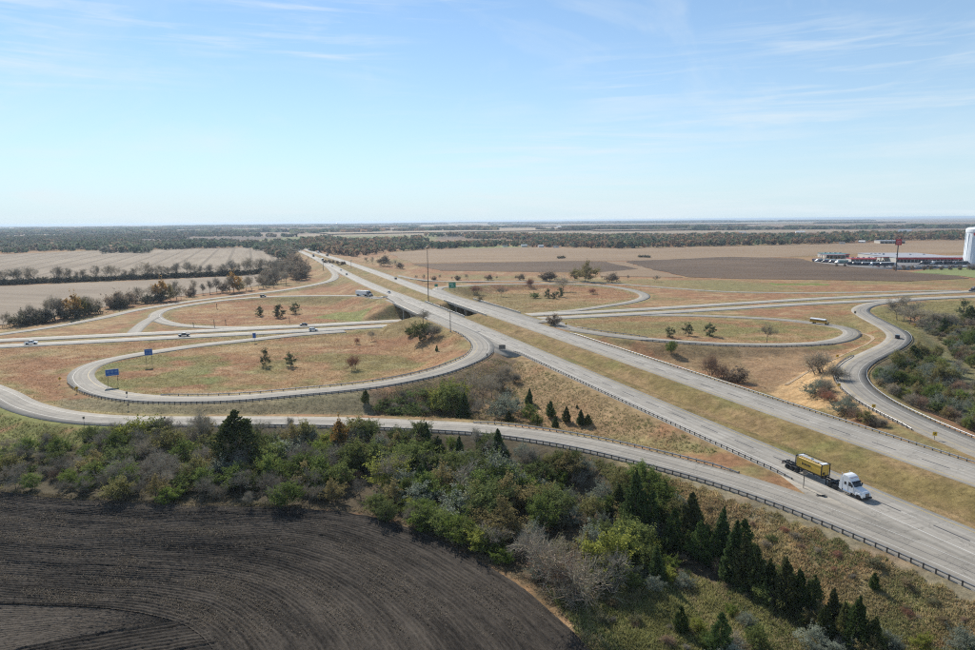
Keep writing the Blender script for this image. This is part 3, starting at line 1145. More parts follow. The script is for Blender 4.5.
# far strips of open farmland seen between the woods
field('farmland', [(-200, 231.0), (60, 229.6), (270, 228.2), (330, 227.6), (330, 229.6), (260, 230.6), (60, 231.6), (-200, 233)], 'brown_field', 4)
field('farmland', [(-200, 228.6), (100, 226.6), (330, 225.2), (330, 226.4), (100, 227.8), (-200, 230)], 'pale_field', 6)
field('farmland', [(330, 226.2), (560, 224.6), (760, 223.2), (760, 224.2), (560, 226), (330, 227.6)], 'pale_field', 6)
field('farmland', [(690, 240.4), (800, 239), (900, 237), (985, 235.4), (985, 234), (860, 235.6), (700, 238.2)], 'pale_field', 3)
field('farmland', [(300, 231.4), (420, 229.4), (560, 228.0), (560, 231.0), (430, 233), (330, 234.8)], 'pale_field', 4)
field('farmland', [(560, 227.6), (760, 224.6), (990, 222), (1100, 221), (1100, 225), (990, 226.4), (760, 229.4), (600, 231.6)], 'brown_field', 4)


# ------------------------------------------------------------------ vegetation
def leaf_material(name, trans=0.35):
    m, nt, N, L, b = material(name)
    at_ = node(N, 'ShaderNodeAttribute', attribute_name='Col')
    oi = N.new('ShaderNodeObjectInfo')
    mr = N.new('ShaderNodeMapRange')
    mr.inputs['To Min'].default_value = 1.35
    mr.inputs['To Max'].default_value = 2.25
    L.new(oi.outputs['Random'], mr.inputs['Value'])
    vm = node(N, 'ShaderNodeVectorMath', operation='SCALE')
    L.new(at_.outputs['Color'], vm.inputs[0])
    L.new(mr.outputs[0], vm.inputs['Scale'])
    df = N.new('ShaderNodeBsdfDiffuse')
    tr = N.new('ShaderNodeBsdfTranslucent')
    L.new(vm.outputs[0], df.inputs['Color'])
    L.new(vm.outputs[0], tr.inputs['Color'])
    mx = N.new('ShaderNodeMixShader')
    mx.inputs[0].default_value = trans
    L.new(df.outputs[0], mx.inputs[1])
    L.new(tr.outputs[0], mx.inputs[2])
    L.new(mx.outputs[0], nt.nodes['Material Output'].inputs['Surface'])
    return m


M['leaf'] = leaf_material('foliage', .42)
M['twig'] = leaf_material('bare_twigs', .12)
M['needle'] = leaf_material('cedar_foliage', .25)
M['bark'] = plain('bark', (.115, .095, .075), .9, vary=.3, scale=5)
M['tuft'] = leaf_material('dry_grass_blades', .35)


def rnd_unit(n, rg):
    v = rg.normal(size=(n, 3))
    return v / np.linalg.norm(v, axis=1)[:, None]


def quads(P, size, rg, up=0.0, aspect=1.0, axis=None):
    """one randomly turned leaf quad per point"""
    n = len(P)
    a = rnd_unit(n, rg)
    if axis is not None:
        a = axis + a * .35
        a /= np.linalg.norm(a, axis=1)[:, None]
    b = rnd_unit(n, rg)
    b -= a * (a * b).sum(1)[:, None]
    b /= np.linalg.norm(b, axis=1)[:, None] + 1e-9
    s = np.broadcast_to(np.asarray(size, float), (n,))[:, None] * .5
    a = a * s * aspect
    b = b * s
    V = np.stack([P - a - b * .6, P + a * .2 - b, P + a + b * .5, P - a * .3 + b], 1).reshape(-1, 3)
    F = np.arange(4 * n).reshape(n, 4)
    return V, F


def twig_tris(P, D, L, w, rg):
    n = len(P)
    c = np.cross(D, rnd_unit(n, rg))
    c /= np.linalg.norm(c, axis=1)[:, None] + 1e-9
    L = np.broadcast_to(np.asarray(L, float), (n,))[:, None]
    V = np.stack([P - c * w, P + c * w, P + D * L + c * w * .35, P + D * L - c * w * .35], 1).reshape(-1, 3)
    return V, np.arange(4 * n).reshape(n, 4)


def tube_mesh(segs, k=5):
    """segs: (p, q, r0, r1)"""
    V, F = [], []
    for p, q, r0, r1 in segs:
        p, q = np.array(p), np.array(q)
        d = q - p
        d = d / (np.linalg.norm(d) + 1e-9)
        a = np.cross(d, [0.3, 0.9, 0.1])
        a /= np.linalg.norm(a) + 1e-9
        b = np.cross(d, a)
        o = len(V)
        for c, r in ((p, r0), (q, r1)):
            for j in range(k):
                t = 2 * math.pi * j / k
                V.append(c + (a * math.cos(t) + b * math.sin(t)) * r)
        for j in range(k):
            F.append((o + j, o + (j + 1) % k, o + k + (j + 1) % k, o + k + j))
    return V, F


def skeleton(h, rg, spread=.42, levels=3, trunk_frac=.28, r=.16, up=.35, kids=(4, 4, 4), lean=.06, multi=1):
    """recursive limbs. returns segments by level and end tips (pos, dir)"""
    segs, tips = [], []

    def grow(p, d, L, rad, lev):
        n = 3
        for i in range(n):
            d2 = d + rg.normal(size=3) * .13
            d2[2] += .05 * up
            d2 /= np.linalg.norm(d2)
            q = p + d2 * L / n
            segs.append((p, q, rad * (1 - .22 * i), rad * (1 - .22 * (i + 1)), lev))
            if lev >= 1:
                tips.append((q, d2, lev))
            p, d = q, d2
            if lev < levels and i >= (0 if lev else 1):
                for _ in range(max(1, kids[min(lev, len(kids) - 1)] // 2 + (1 if i == n - 1 else 0))):
                    s = rnd_unit(1, rg)[0]
                    e = d * (1 - spread) + s * (spread + .35)
                    e[2] += up * .6
                    e /= np.linalg.norm(e)
                    grow(p, e, L * rg.uniform(.52, .74), rad * .5, lev + 1)
        tips.append((p, d, lev))

    for m_ in range(multi):
        d = np.array([rg.normal() * lean * (1 + multi), rg.normal() * lean * (1 + multi), 1.0])
        d /= np.linalg.norm(d)
        off = np.array([rg.normal() * .25 * (multi > 1), rg.normal() * .25 * (multi > 1), -.15])
        grow(off, d, h * (trunk_frac + .22), r, 0)
    return segs, tips


def fit(V, h):
    V = np.asarray(V)
    return V


def make_bare(name, h, seed, col, twigs=900, spread=.45, multi=1, wid=.045, tl=.11):
    rg = np.random.default_rng(seed)
    segs, tips = skeleton(h, rg, spread=spread, levels=3, r=.020 * h, multi=multi, up=.5, kids=(4, 3, 2), trunk_frac=.22 if multi == 1 else .12)
    top = max(t[0][2] for t in tips)
    k = h / (top + tl * h * .6)
    big = [(p * k, q * k, max(a, .03), max(b, .022)) for p, q, a, b, l in segs if l <= 2]
    tv, tf = tube_mesh(big, 4)
    trunk = new_mesh(name + '_trunk', tv, tf, M['bark'])
    P = np.array([t[0] for t in tips if t[2] >= 1]) * k
    D = np.array([t[1] for t in tips if t[2] >= 1])
    ii = rg.integers(0, len(P), twigs)
    d = D[ii] + rg.normal(size=(twigs, 3)) * .6
    d[:, 2] += .25
    d /= np.linalg.norm(d, axis=1)[:, None]
    p = P[ii] + rg.normal(size=(twigs, 3)) * .035 * h
    V, F = twig_tris(p, d, rg.uniform(.5, 1.3, twigs) * tl * h, wid, rg)
    V[:, 2] = np.maximum(V[:, 2], .05)
    cc = np.array(col)[None] * rg.uniform(.7, 1.3, (twigs, 1)) + rg.normal(size=(twigs, 3)) * .008
    crown = new_mesh(name + '_crown', V, F, M['twig'], None, np.clip(np.repeat(cc, 4, 0), .01, 1))
    return trunk, crown


def make_leafy(name, h, w, seed, col, col2, n=2600, leaf=.3, clumps=34, low=.12, gap=.5, multi=1, tmat='leaf', twigs=250, flat=1.0):
    rg = np.random.default_rng(seed)
    # clump centres in an uneven volume
    C_ = []
    while len(C_) < clumps:
        q = rg.uniform(-1, 1, 3)
        rr = np.linalg.norm(q)
        if rr > 1 or rr < .35:
            continue
        zt = (q[2] + 1) / 2
        prof = .55 + .55 * math.sin(math.pi * min(1, zt * .95 + .12))
        C_.append((q[0] * w / 2 * prof, q[1] * w / 2 * prof, h * (low + (1 - low) * zt * .94)))
    C_ = np.array(C_)
    C_[:, :2] += rg.normal(size=2) * .05 * w
    sz = rg.uniform(.45, 1.45, clumps) * w * .14
    C_ *= np.where(rg.random((clumps, 1)) < .3, rg.uniform(1.02, 1.2, (clumps, 1)), 1.0)
    ii = rg.integers(0, clumps, n)
    u = rnd_unit(n, rg) * (rg.uniform(.35, 1.0, n) ** .6)[:, None]
    P = C_[ii] + u * sz[ii][:, None] * np.array([1.15, 1.15, .85 * flat])
    # loose shoots break the outline
    ns_ = n // 5
    sh = rg.integers(0, clumps, 40)
    sd_ = C_[sh] - np.array([0, 0, h * .4])
    sd_ /= np.linalg.norm(sd_, axis=1)[:, None] + 1e-9
    sd_ = sd_ + rg.normal(size=(40, 3)) * .35 + np.array([0, 0, .35])
    sj = rg.integers(0, 40, ns_)
    P[:ns_] = C_[sh[sj]] + sd_[sj] * (rg.uniform(.2, 1, ns_) * w * .27)[:, None] + rg.normal(size=(ns_, 3)) * .03 * w
    P[:, 2] = np.clip(P[:, 2], .08, None)
    V, F = quads(P, rg.uniform(.65, 1.3, n) * leaf, rg)
    t = rg.uniform(0, 1, clumps)[ii] * .65 + rg.uniform(0, 1, n) * .35
    cc = np.array(col)[None] * (1 - t[:, None]) + np.array(col2)[None] * t[:, None]
    cc *= rg.uniform(.75, 1.25, (n, 1))
    cols = np.repeat(cc, 4, 0)
    crown = new_mesh(name + '_crown', V, F, M[tmat], None, np.clip(cols, .005, 1))
    segs = []
    for m_ in range(multi):
        b = np.array([rg.normal() * .06 * w * (multi > 1), rg.normal() * .06 * w * (multi > 1), -.15])
        top = np.array([rg.normal() * .05 * w, rg.normal() * .05 * w, h * .55])
        mid = (b + top) / 2 + rg.normal(size=3) * .04 * h
        r = .02 * h / (multi ** .5)
        segs += [(b, mid, r, r * .75), (mid, top, r * .75, r * .45)]
        for c in C_[rg.permutation(clumps)[:max(6, clumps // (2 * multi))]]:
            s = b + (top - b) * rg.uniform(.25, .95)
            m2 = (s + c) / 2 + rg.normal(size=3) * .03 * h
            segs += [(s, m2, r * .4, r * .28), (m2, c, r * .28, r * .1)]
    tv, tf = tube_mesh(segs, 4)
    trunk = new_mesh(name + '_trunk', tv, tf, M['bark'])
    return trunk, crown


def make_cedar(name, h, w, seed, col, col2, n=3000, leaf=.26, base=.03, tip=.9):
    """cone of short upswept sprays with a ragged outline"""
    rg = np.random.default_rng(seed)
    nb = 210
    zb = base + (1 - base) * rg.uniform(0, 1, nb) ** 1.25
    ang = rg.uniform(0, 2 * math.pi, nb)
    lob = 1 + .22 * np.sin(ang * 2 + rg.uniform(0, 6)) + .16 * np.sin(ang * 3 + zb * 9 + rg.uniform(0, 6)) + .14 * np.sin(zb * 23 + ang * 2 + rg.uniform(0, 6))
    R = w / 2 * (1 - zb) ** tip * np.where(zb < .12, .55 + zb * 3.6, 1) * lob * rg.uniform(.80, 1.12, nb) + .06
    ii = rg.integers(0, nb, n)
    # leaves are set along each spray, mostly outside
    t = rg.uniform(.25, 1, n) ** .55
    jit = rg.normal(size=(n, 3)) * np.array([.20, .20, .30]) * (h * .11)
    P = np.stack([np.cos(ang[ii]) * R[ii] * t, np.sin(ang[ii]) * R[ii] * t, zb[ii] * h + t * R[ii] * .35], 1) + jit * (1.15 - zb[ii][:, None])
    P[:, 2] = np.clip(P[:, 2], .06, h * 1.02)
    ax = np.stack([np.cos(ang[ii]) * .5, np.sin(ang[ii]) * .5, np.full(n, .8)], 1)
    V, F = quads(P, rg.uniform(.7, 1.3, n) * leaf, rg, aspect=1.5, axis=ax)
    tt = (rg.uniform(0, 1, nb)[ii] * .6 + rg.uniform(0, 1, n) * .4)[:, None]
    cc = (np.array(col) * (1 - tt) + np.array(col2) * tt) * rg.uniform(.8, 1.2, (n, 1))
    crown = new_mesh(name + '_crown', V, F, M['needle'], None, np.repeat(cc, 4, 0))
    segs = [((0, 0, -.15), (0, 0, h * .5), .02 * h, .013 * h), ((0, 0, h * .5), (0, 0, h * .97), .013 * h, .003 * h)]
    tv, tf = tube_mesh(segs, 5)
    return new_mesh(name + '_trunk', tv, tf, M['bark']), crown


# prototypes: kind -> list of (height, trunk mesh, crown mesh)
PROTO = {}
BARE1, BARE2, BARE3 = (.165, .150, .118), (.20, .172, .128), (.14, .125, .100)
PROTO['bare'] = [(8.0,) + make_bare('bare', 8, 101 + i, c, 1300, wid=.03) for i, c in enumerate((BARE1, BARE2, BARE3, BARE1))]
PROTO['bigbare'] = [(15.0,) + make_bare('bigbare', 15, 121 + i, c, 1500, wid=.055, tl=.10) for i, c in enumerate((BARE1, BARE2, BARE3, BARE2))]
PROTO['brush'] = [(4.0,) + make_bare('brush', 4, 141 + i, c, 1500, spread=.6, multi=5, wid=.018, tl=.2) for i, c in enumerate((BARE2, BARE1, (.17, .115, .08)))]
PROTO['redbrush'] = [(4.0,) + make_bare('redbrush', 4, 151, (.21, .11, .075), 1300, spread=.55, multi=4, wid=.022, tl=.2)]
PROTO['green'] = [(7.0,) + make_leafy('green', 7, 6.0, 161 + i, a, b, 6500, .22, 60) for i, (a, b) in enumerate((((.052, .076, .022), (.112, .138, .040)), ((.066, .086, .030), (.14, .155, .052)), ((.046, .062, .024), (.098, .110, .042))))]
PROTO['lime'] = [(5.0,) + make_leafy('lime', 5, 5.0, 171 + i, a, b, 5200, .19, 50, low=.04, multi=3) for i, (a, b) in enumerate((((.065, .095, .022), (.15, .185, .045)), ((.085, .10, .022), (.20, .20, .05))))]
PROTO['olive'] = [(6.5,) + make_leafy('olive', 6.5, 5.6, 181 + i, a, b, 5000, .21, 54) for i, (a, b) in enumerate((((.088, .088, .036), (.165, .15, .062)), ((.10, .088, .042), (.185, .152, .07))))]
PROTO['silver'] = [(4.5,) + make_leafy('silver', 4.5, 4.8, 191 + i, a, b, 5200, .165, 54, low=.05, multi=3) for i, (a, b) in enumerate((((.10, .115, .085), (.20, .215, .17)), ((.085, .10, .075), (.165, .18, .145))))]
PROTO['orange'] = [(9.0,) + make_leafy('orange', 9, 6.5, 201, (.165, .105, .038), (.255, .155, .05), 2200, .42, 36, low=.2)]
PROTO['shrub'] = [(2.6,) + make_leafy('shrub', 2.6, 3.2, 211 + i, a, b, 2600, .15, 32, low=.02, multi=3) for i, (a, b) in enumerate((((.06, .085, .03), (.12, .145, .06)), ((.085, .085, .05), (.15, .14, .085)), ((.10, .08, .05), (.19, .15, .09))))]
PROTO['cedar'] = [(7.0,) + make_cedar('cedar', 7, wc, 221 + i, c1_, c2_, 9000, .17, tip=tp) for i, (wc, tp, c1_, c2_) in enumerate(((3.6, .88, (.028, .046, .018), (.085, .112, .038)), (4.2, .78, (.034, .047, .019), (.098, .110, .042)), (3.2, .98, (.028, .046, .019), (.076, .104, .040)), (3.9, .82, (.040, .047, .021), (.105, .108, .044)), (4.4, .72, (.030, .050, .019), (.082, .112, .036))))]
PROTO['pine'] = [(7.0,) + make_leafy('pine', 7, 4.6, 231 + i, (.040, .052, .028), (.088, .098, .052), 3000, .24, 30, low=-.02) for i in range(4)]
PROTO['hedge'] = [(4.0,) + make_leafy('hedge', 4, 8.0, 241 + i, (.055, .055, .04), (.10, .09, .062), 2600, .42, 40, low=.02, multi=3) for i in range(2)]
PROTO['bush_far'] = [(5.0,) + make_leafy('bush_far', 5, 6.5, 245 + i, (.10, .082, .064), (.18, .142, .104), 3200, .3, 44, low=.03, multi=3) for i in range(2)]

prand = random.Random(3)


def plant(kind, pos, h, label, cat='tree', group=None, name=None, wide=1.0, var=None):
    lst = PROTO[kind]
    h0, tr, cr = lst[prand.randrange(len(lst)) if var is None else var % len(lst)]
    s = h / h0
    e = link(name or (kind + '_tree'), None, loc=pos, rotz=prand.uniform(0, 6.28), label=label, cat=cat, group=group)
    e.scale = (s * wide, s * wide, s)
    if kind in ('cedar', 'bare', 'olive', 'green'):
        e.rotation_euler = (prand.uniform(-.07, .07), prand.uniform(-.07, .07), prand.uniform(0, 6.28))
    link('trunk', tr, e)
    link('crown', cr, e)
    return e


def plant_px(kind, x, ybase, ytop, label, cat='tree', group=None, name=None, wide=1.0, var=None):
    g = on_land(x, ybase)
    return plant(kind, g, max(.6, height_for(g, ytop)), label, cat, group, name, wide, var)


NAMES = dict(bare='bare_tree', bigbare='bare_tree', brush='bare_shrub', redbrush='bare_shrub', green='leafy_tree', lime='leafy_shrub', olive='leafy_tree', silver='silvery_shrub',
             orange='autumn_tree', shrub='shrub', cedar='cedar_tree', pine='pine_tree', hedge='hedge_shrub', bush_far='shrub')
WORD = dict(bare='bare grey tree', bigbare='tall bare tree', brush='twiggy brown shrub', redbrush='reddish twiggy shrub', green='dark green leafy tree',
            lime='bright lime leafy shrub', olive='dull olive leafy tree', silver='silvery leafy shrub', orange='orange autumn tree', shrub='low dull shrub',
            cedar='dark green pointed cedar', pine='green conifer', hedge='dark hedge shrub', bush_far='dense brownish shrub')
CATG = dict(brush='shrub', redbrush='shrub', lime='shrub', silver='shrub', shrub='shrub', hedge='shrub', bush_far='shrub')


def grow(kind, x, yb, yt, where, group=None, wide=1.0, var=None, text=None):
    return plant_px(kind, x, yb, yt, (text or WORD[kind]) + ' ' + where, CATG.get(kind, 'tree'), group, NAMES[kind], wide, var)


# --- single trees and shrubs, one by one
for x, yb, yt, w in ((259.6, 315.7, 306, 'nearest the dark car in the far left loop'), (278, 317.4, 304, 'in the middle of the row of three in the far left loop'), (296, 313.4, 302, 'at the right end of the row of three in the far left loop')):
    grow('pine', x, yb, yt, w, 'conifers in the far left loop', wide=1.25)
grow('pine', 265.5, 365.5, 349, 'left of the pair inside the near left loop', None, .8)
grow('pine', 290.5, 366.5, 352.5, 'right of the pair inside the near left loop', None, 1.15)
grow('redbrush', 354, 369, 353, 'standing alone inside the near left loop', None, .8, text='orange-red leafless sapling')
grow('redbrush', 356.7, 344, 336.5, 'beside the cross highway in the near left loop', None, .6, text='small reddish leafless sapling')
grow('bare', 372, 340.5, 329.5, 'beside the cross highway near the overpass', None, .9, text='small leafless tree')
grow('bare', 423, 324, 308.5, 'growing against the overpass abutment', None, 1.5)
grow('green', 420, 341, 323.5, 'on the bank below the overpass', None, 1.2, text='round green shrubby tree')
grow('green', 409, 336, 327.5, 'beside the cross highway below the overpass', None, 1.0, text='small green shrub')
grow('brush', 433, 338, 322, 'on the bank beside the overpass abutment', None, 1.2)
grow('cedar', 436.5, 351.5, 345, 'alone on the rust bank inside the near left loop', None, .9, text='tiny dark green cedar')
grow('cedar', 365.5, 403, 389.5, 'on the grassy bank between loop ramp and entrance ramp', None, 1.1, text='lone dark brown-green cedar')
grow('green', 448, 415, 386, 'between the loop ramp and entrance ramp', None, 1.15, text='large green leafy tree')
grow('lime', 441, 410, 390, 'left of the large leafy tree below the loop ramp', None, 1.1)
grow('lime', 458, 404, 382, 'right of the large leafy tree below the loop ramp', None, 1.0)
grow('cedar', 463, 419, 393, 'among the trees below the loop ramp', None, 1.3)
for i, (x, yb, yt, k) in enumerate(((472, 412, 377, 'bare'), (484, 405, 368, 'bare'), (479, 419, 392, 'bare'), (492, 398, 368, 'bare'), (466, 395, 375, 'bare'), (490, 416, 388, 'bare'), (500, 385, 362, 'brush'), (452, 392, 377, 'brush'), (430, 398, 384, 'brush'), (508, 376, 360, 'brush'), (515, 383, 368, 'brush'), (410, 405, 393, 'brush'), (425, 414, 402, 'brush'), (395, 410, 399, 'brush'), (403, 398, 388, 'brush'), (385, 402, 393, 'brush'))):
    grow(k, x, yb, yt + (yb - yt) * .2, 'in the thicket below the motorway gore', 'thicket below the motorway gore', 1.05)
for i, (x, yb, yt) in enumerate(((378, 411, 404), (392, 414, 407), (402, 415, 406), (414, 410, 402), (418, 417, 408), (431, 408, 399), (384, 405, 398), (398, 404, 397), (410, 398, 391), (424, 396, 388))):
    grow('shrub', x, yb, yt, 'covering the bank below the loop ramp', 'ground shrubs on the bank below the loop ramp', 1.4, var=0)
for x, yb, yt, w, wd in ((528.7, 404.6, 388, 'highest on the slope below the motorway', 1.1), (550.5, 417, 401, 'third from the left below the motorway', 1.05), (555.6, 428, 415, 'touching the entrance ramp guardrail', 1.3),
                         (566, 422.6, 406.5, 'just left of the broad cedar below the motorway', 1.1), (581, 425, 409.5, 'broadest on the slope below the motorway', 1.4), (588, 425, 414, 'right edge of the cedar group below the motorway', 1.3), (509.5, 423, 411, 'lowest left of the cedar group below the motorway', 1.5)):
    grow('cedar', x, yb, yt, w, 'cedars on the slope below the motorway', wd)
grow('green', 530, 421, 405, 'among the cedars below the motorway', None, .9, text='mid green shrub')
grow('green', 537, 426, 414, 'beside the ramp guardrail among cedars', None, 1.0, text='low green shrub')
grow('silver', 500, 420, 396, 'on the slope at the left of the cedars', None, .95, text='pale silvery shrub')
grow('silver', 518, 412, 398, 'between the cedars below the motorway', None, .9, text='small pale silvery shrub')
grow('cedar', 577, 408.5, 404.5, 'alone above the broad cedar', None, 1.2, text='tiny round cedar')
# right of the motorway
grow('bush_far', 554, 324.5, 314, 'beside the far carriageway near the bridge', None, 1.05, text='dark rounded bush')
grow('green', 671, 353, 341, 'beside the guardrail of the far carriageway', None, 1.0, text='small grey-green tree')
grow('brush', 710.5, 375.5, 352, 'beside the far carriageway guardrail', None, .85, text='large rounded brown bush')
grow('bush_far', 733, 381, 367, 'right of the large rounded brown bush', None, 1.1, text='low dark green bush')
grow('brush', 722, 379, 364, 'beside the large rounded brown bush', None, 1.1)
for x, yb, yt, w in ((669.7, 337.4, 325, 'leftmost of three in the right loop'), (689, 335.8, 322.5, 'slim middle one of three in the right loop'), (709.5, 336, 320.5, 'rightmost of three in the right loop')):
    grow('pine', x, yb, yt, w, 'trees in the right loop', 1.0, text='dark green small tree')
grow('bare', 767, 342, 322.5, 'alone in the right loop near the school bus', None, 1.0, text='slender leafless tree')
grow('brush', 821, 373, 347, 'beside the S-shaped ramp above the tan bank', None, 1.1, text='tall twiggy brown shrub')
for i, (x, yb, yt, k) in enumerate(((812, 396, 381, 'silver'), (822, 398, 386, 'brush'), (831, 402, 390, 'redbrush'), (840, 414, 399, 'silver'), (849, 416, 404, 'brush'), (857, 420, 408, 'brush'), (865, 423, 410, 'olive'), (873, 425, 413, 'brush'), (881, 427, 417, 'brush'), (820, 388, 376, 'brush'), (829, 391, 378, 'brush'), (836, 379, 362, 'brush'), (845, 404, 392, 'brush'))):
    grow(k, x, yb, yt, 'on the bank between far carriageway and S-shaped ramp', 'shrubs between far carriageway and S-shaped ramp', 1.25)
# far right loop
for x, yb, yt, k, w in ((477, 293, 284, 'redbrush', 'at the left end of the far right loop'), (479.7, 301.5, 296.5, 'shrub', 'near the left end of the far right loop'), (529.5, 286, 277.5, 'redbrush', 'beside the top of the far right loop'),
                        (563.6, 291.5, 274.5, 'bare', 'in the middle of the far right loop'), (548, 298, 289, 'pine', 'left of the pair in the far right loop'), (554, 298.5, 291, 'pine', 'right of the pair in the far right loop'), (561, 297, 287, 'pine', 'below the leafless tree in the far right loop'),
                        (534, 298, 292, 'shrub', 'alone in the far right loop'), (501, 296.5, 286, 'bare', 'slim and alone in the far right loop'), (585, 281.5, 263.5, 'olive', 'tallest behind the far right loop'), (612, 282.5, 274, 'bush_far', 'behind the bend of the far right loop'),
                        (550, 281, 272, 'bush_far', 'behind the far right loop'), (545, 281, 273, 'bush_far', 'left of the brown bush behind the far right loop'), (575, 280.5, 269, 'olive', 'beside the tallest tree behind the far right loop'), (592, 294, 287.5, 'redbrush', 'inside the bend of the far right loop'), (654, 282, 275, 'bare', 'in the rough ground behind the far right loop')):
    grow(k, x, yb, yt, w, None, 1.2)
for i, x in enumerate((366, 372.5, 384, 390, 395, 400, 416, 424, 433, 440, 452, 457, 466, 484, 489, 497, 516, 521, 602, 628)):
    yb = 263 + (x - 366) * .17 if x < 402 else 279.5 + (i % 3) * .4
    k = ('bigbare', 'bigbare', 'bush_far')[i % 3]
    grow(k, x, yb, yb - (7 + (i * 7 % 5)) * (.85 if x < 402 else .52), 'in the fence row beyond the motorway', 'fence row beyond the motorway', 1.0)
for x, y in ((559, 258.5), (563, 258.2), (640, 257.4), (645, 257.4), (648, 257.6)):
    grow('hedge', x, y, y - 2.2, 'in a clump in the open brown field', 'clumps in the open brown field')
for x in (326, 329.5, 333, 337.5, 341, 344):
    grow('bush_far', x, 262.8 + (x - 326) * .12, 259.6 + (x - 326) * .12, 'in the median far along the motorway', 'median shrubs far along the motorway')
# --- left hedgerow and trees along the exit ramp
hr = random.Random(5)
for x in (8, 12, 20, 29, 37, 54, 62, 69, 77, 84, 97, 105, 115, 125, 136, 146, 153, 164, 171, 177, 188, 195, 201, 210, 220, 226, 232, 238, 244, 249, 255, 261, 267, 272, 278, 283):
    yb = 284.0 - x * .040 - max(0, x - 240) * .06
    grow('bigbare', x, yb + .3, yb - hr.uniform(10, 17), 'in the hedgerow between the two corn fields', 'hedgerow trees between the corn fields', hr.uniform(.9, 1.35))
for i in range(54):
    x = -4 + i * 5.4
    yb = 284.3 - x * .040 - max(0, x - 240) * .06
    grow('hedge', x, yb + .3, yb - hr.uniform(3.0, 4.6), 'at the foot of the corn field hedgerow', 'low hedge between the corn fields', 1.3)
for x, yb, yt, k in ((2, 327, 313, 'bigbare'), (26, 324, 309, 'bigbare'), (31, 323.5, 304, 'bigbare'), (37, 323, 308, 'bigbare'), (43, 321.5, 311, 'bush_far'), (50, 321, 298, 'bigbare'), (55, 320, 295.5, 'bigbare'), (61, 319, 297, 'bigbare'),
                     (67, 318.5, 308, 'bush_far'), (75, 318, 295.5, 'orange'), (80, 317, 299, 'olive'), (86, 316, 296, 'bigbare'), (93, 314.5, 294.5, 'bigbare'), (98, 313, 298, 'bigbare'), (47, 322, 312, 'hedge'), (90, 315, 305, 'hedge'), (22, 325, 315, 'hedge'), (28, 325, 317, 'hedge'), (72, 318.5, 310, 'hedge'),
                     (112, 307.5, 296, 'bush_far'), (117, 307.5, 292, 'bush_far'), (122, 307, 292, 'bigbare'), (128, 306, 294, 'bush_far'), (119, 308, 299, 'hedge'),
                     (137, 303, 294, 'bush_far'), (143, 302.5, 286, 'bigbare'), (149, 301.5, 284, 'bigbare'), (155, 301, 287, 'bigbare'), (163, 301, 281, 'orange'), (171, 300.5, 286, 'olive'), (177, 300, 280, 'bigbare'), (181, 299, 285, 'bigbare'), (147, 303, 296, 'hedge'), (158, 302, 295, 'hedge'),
                     (189, 296.5, 288, 'bush_far'), (194, 295.5, 279, 'bigbare'), (203, 294.5, 283, 'bigbare'), (210, 293.5, 280, 'bigbare'), (217, 292.8, 277, 'bigbare'), (224, 292.5, 284, 'bush_far'), (230, 292.3, 275, 'bigbare'), (234, 292, 273.5, 'orange'), (239, 291.5, 279, 'olive'), (246, 290.5, 277, 'bigbare'), (252, 289.5, 275, 'bigbare'), (258, 288.5, 276, 'bigbare')):
    grow(k, x, yb, yt, 'in the tree line along the far left exit ramp', 'tree line along the far left exit ramp', .95)
for i in range(64):
    t = hr.random()
    x = 262 + 50 * t
    yb = 289 - 10 * t + hr.uniform(-1, 1) * 1.0 - hr.random() * 17 * (1 - .25 * t)
    x = min(x, 284 + (yb - 255) * 1.0 - 2)
    grow('bigbare' if hr.random() < .8 else 'bush_far', x, yb, yb - hr.uniform(9, 14), 'in the dark wood beside the far motorway', 'wood beside the far motorway', 1.0)

# --- the wooded belt between the ploughed field and the entrance ramp
wr = random.Random(21)
BELT_TOP = ((-40, 452), (60, 447), (120, 436), (250, 434), (400, 437), (500, 446), (570, 461), (640, 485), (700, 520))
BELT_BOT = ((-40, 489), (60, 495.5), (140, 501.5), (260, 506), (350, 511), (420, 530), (480, 552), (540, 580), (620, 590), (700, 590))
used_xy = []


def interp(x, tab):
    return float(np.interp(x, [t[0] for t in tab], [t[1] for t in tab]))


def belt(kind, x, yb, hm, where, group, wide=1.0, var=None, name=None):
    g = on_land(x, yb)
    return plant(kind, g, hm, WORD[kind] + ' ' + where, CATG.get(kind, 'tree'), group, NAMES[kind], wide, var)


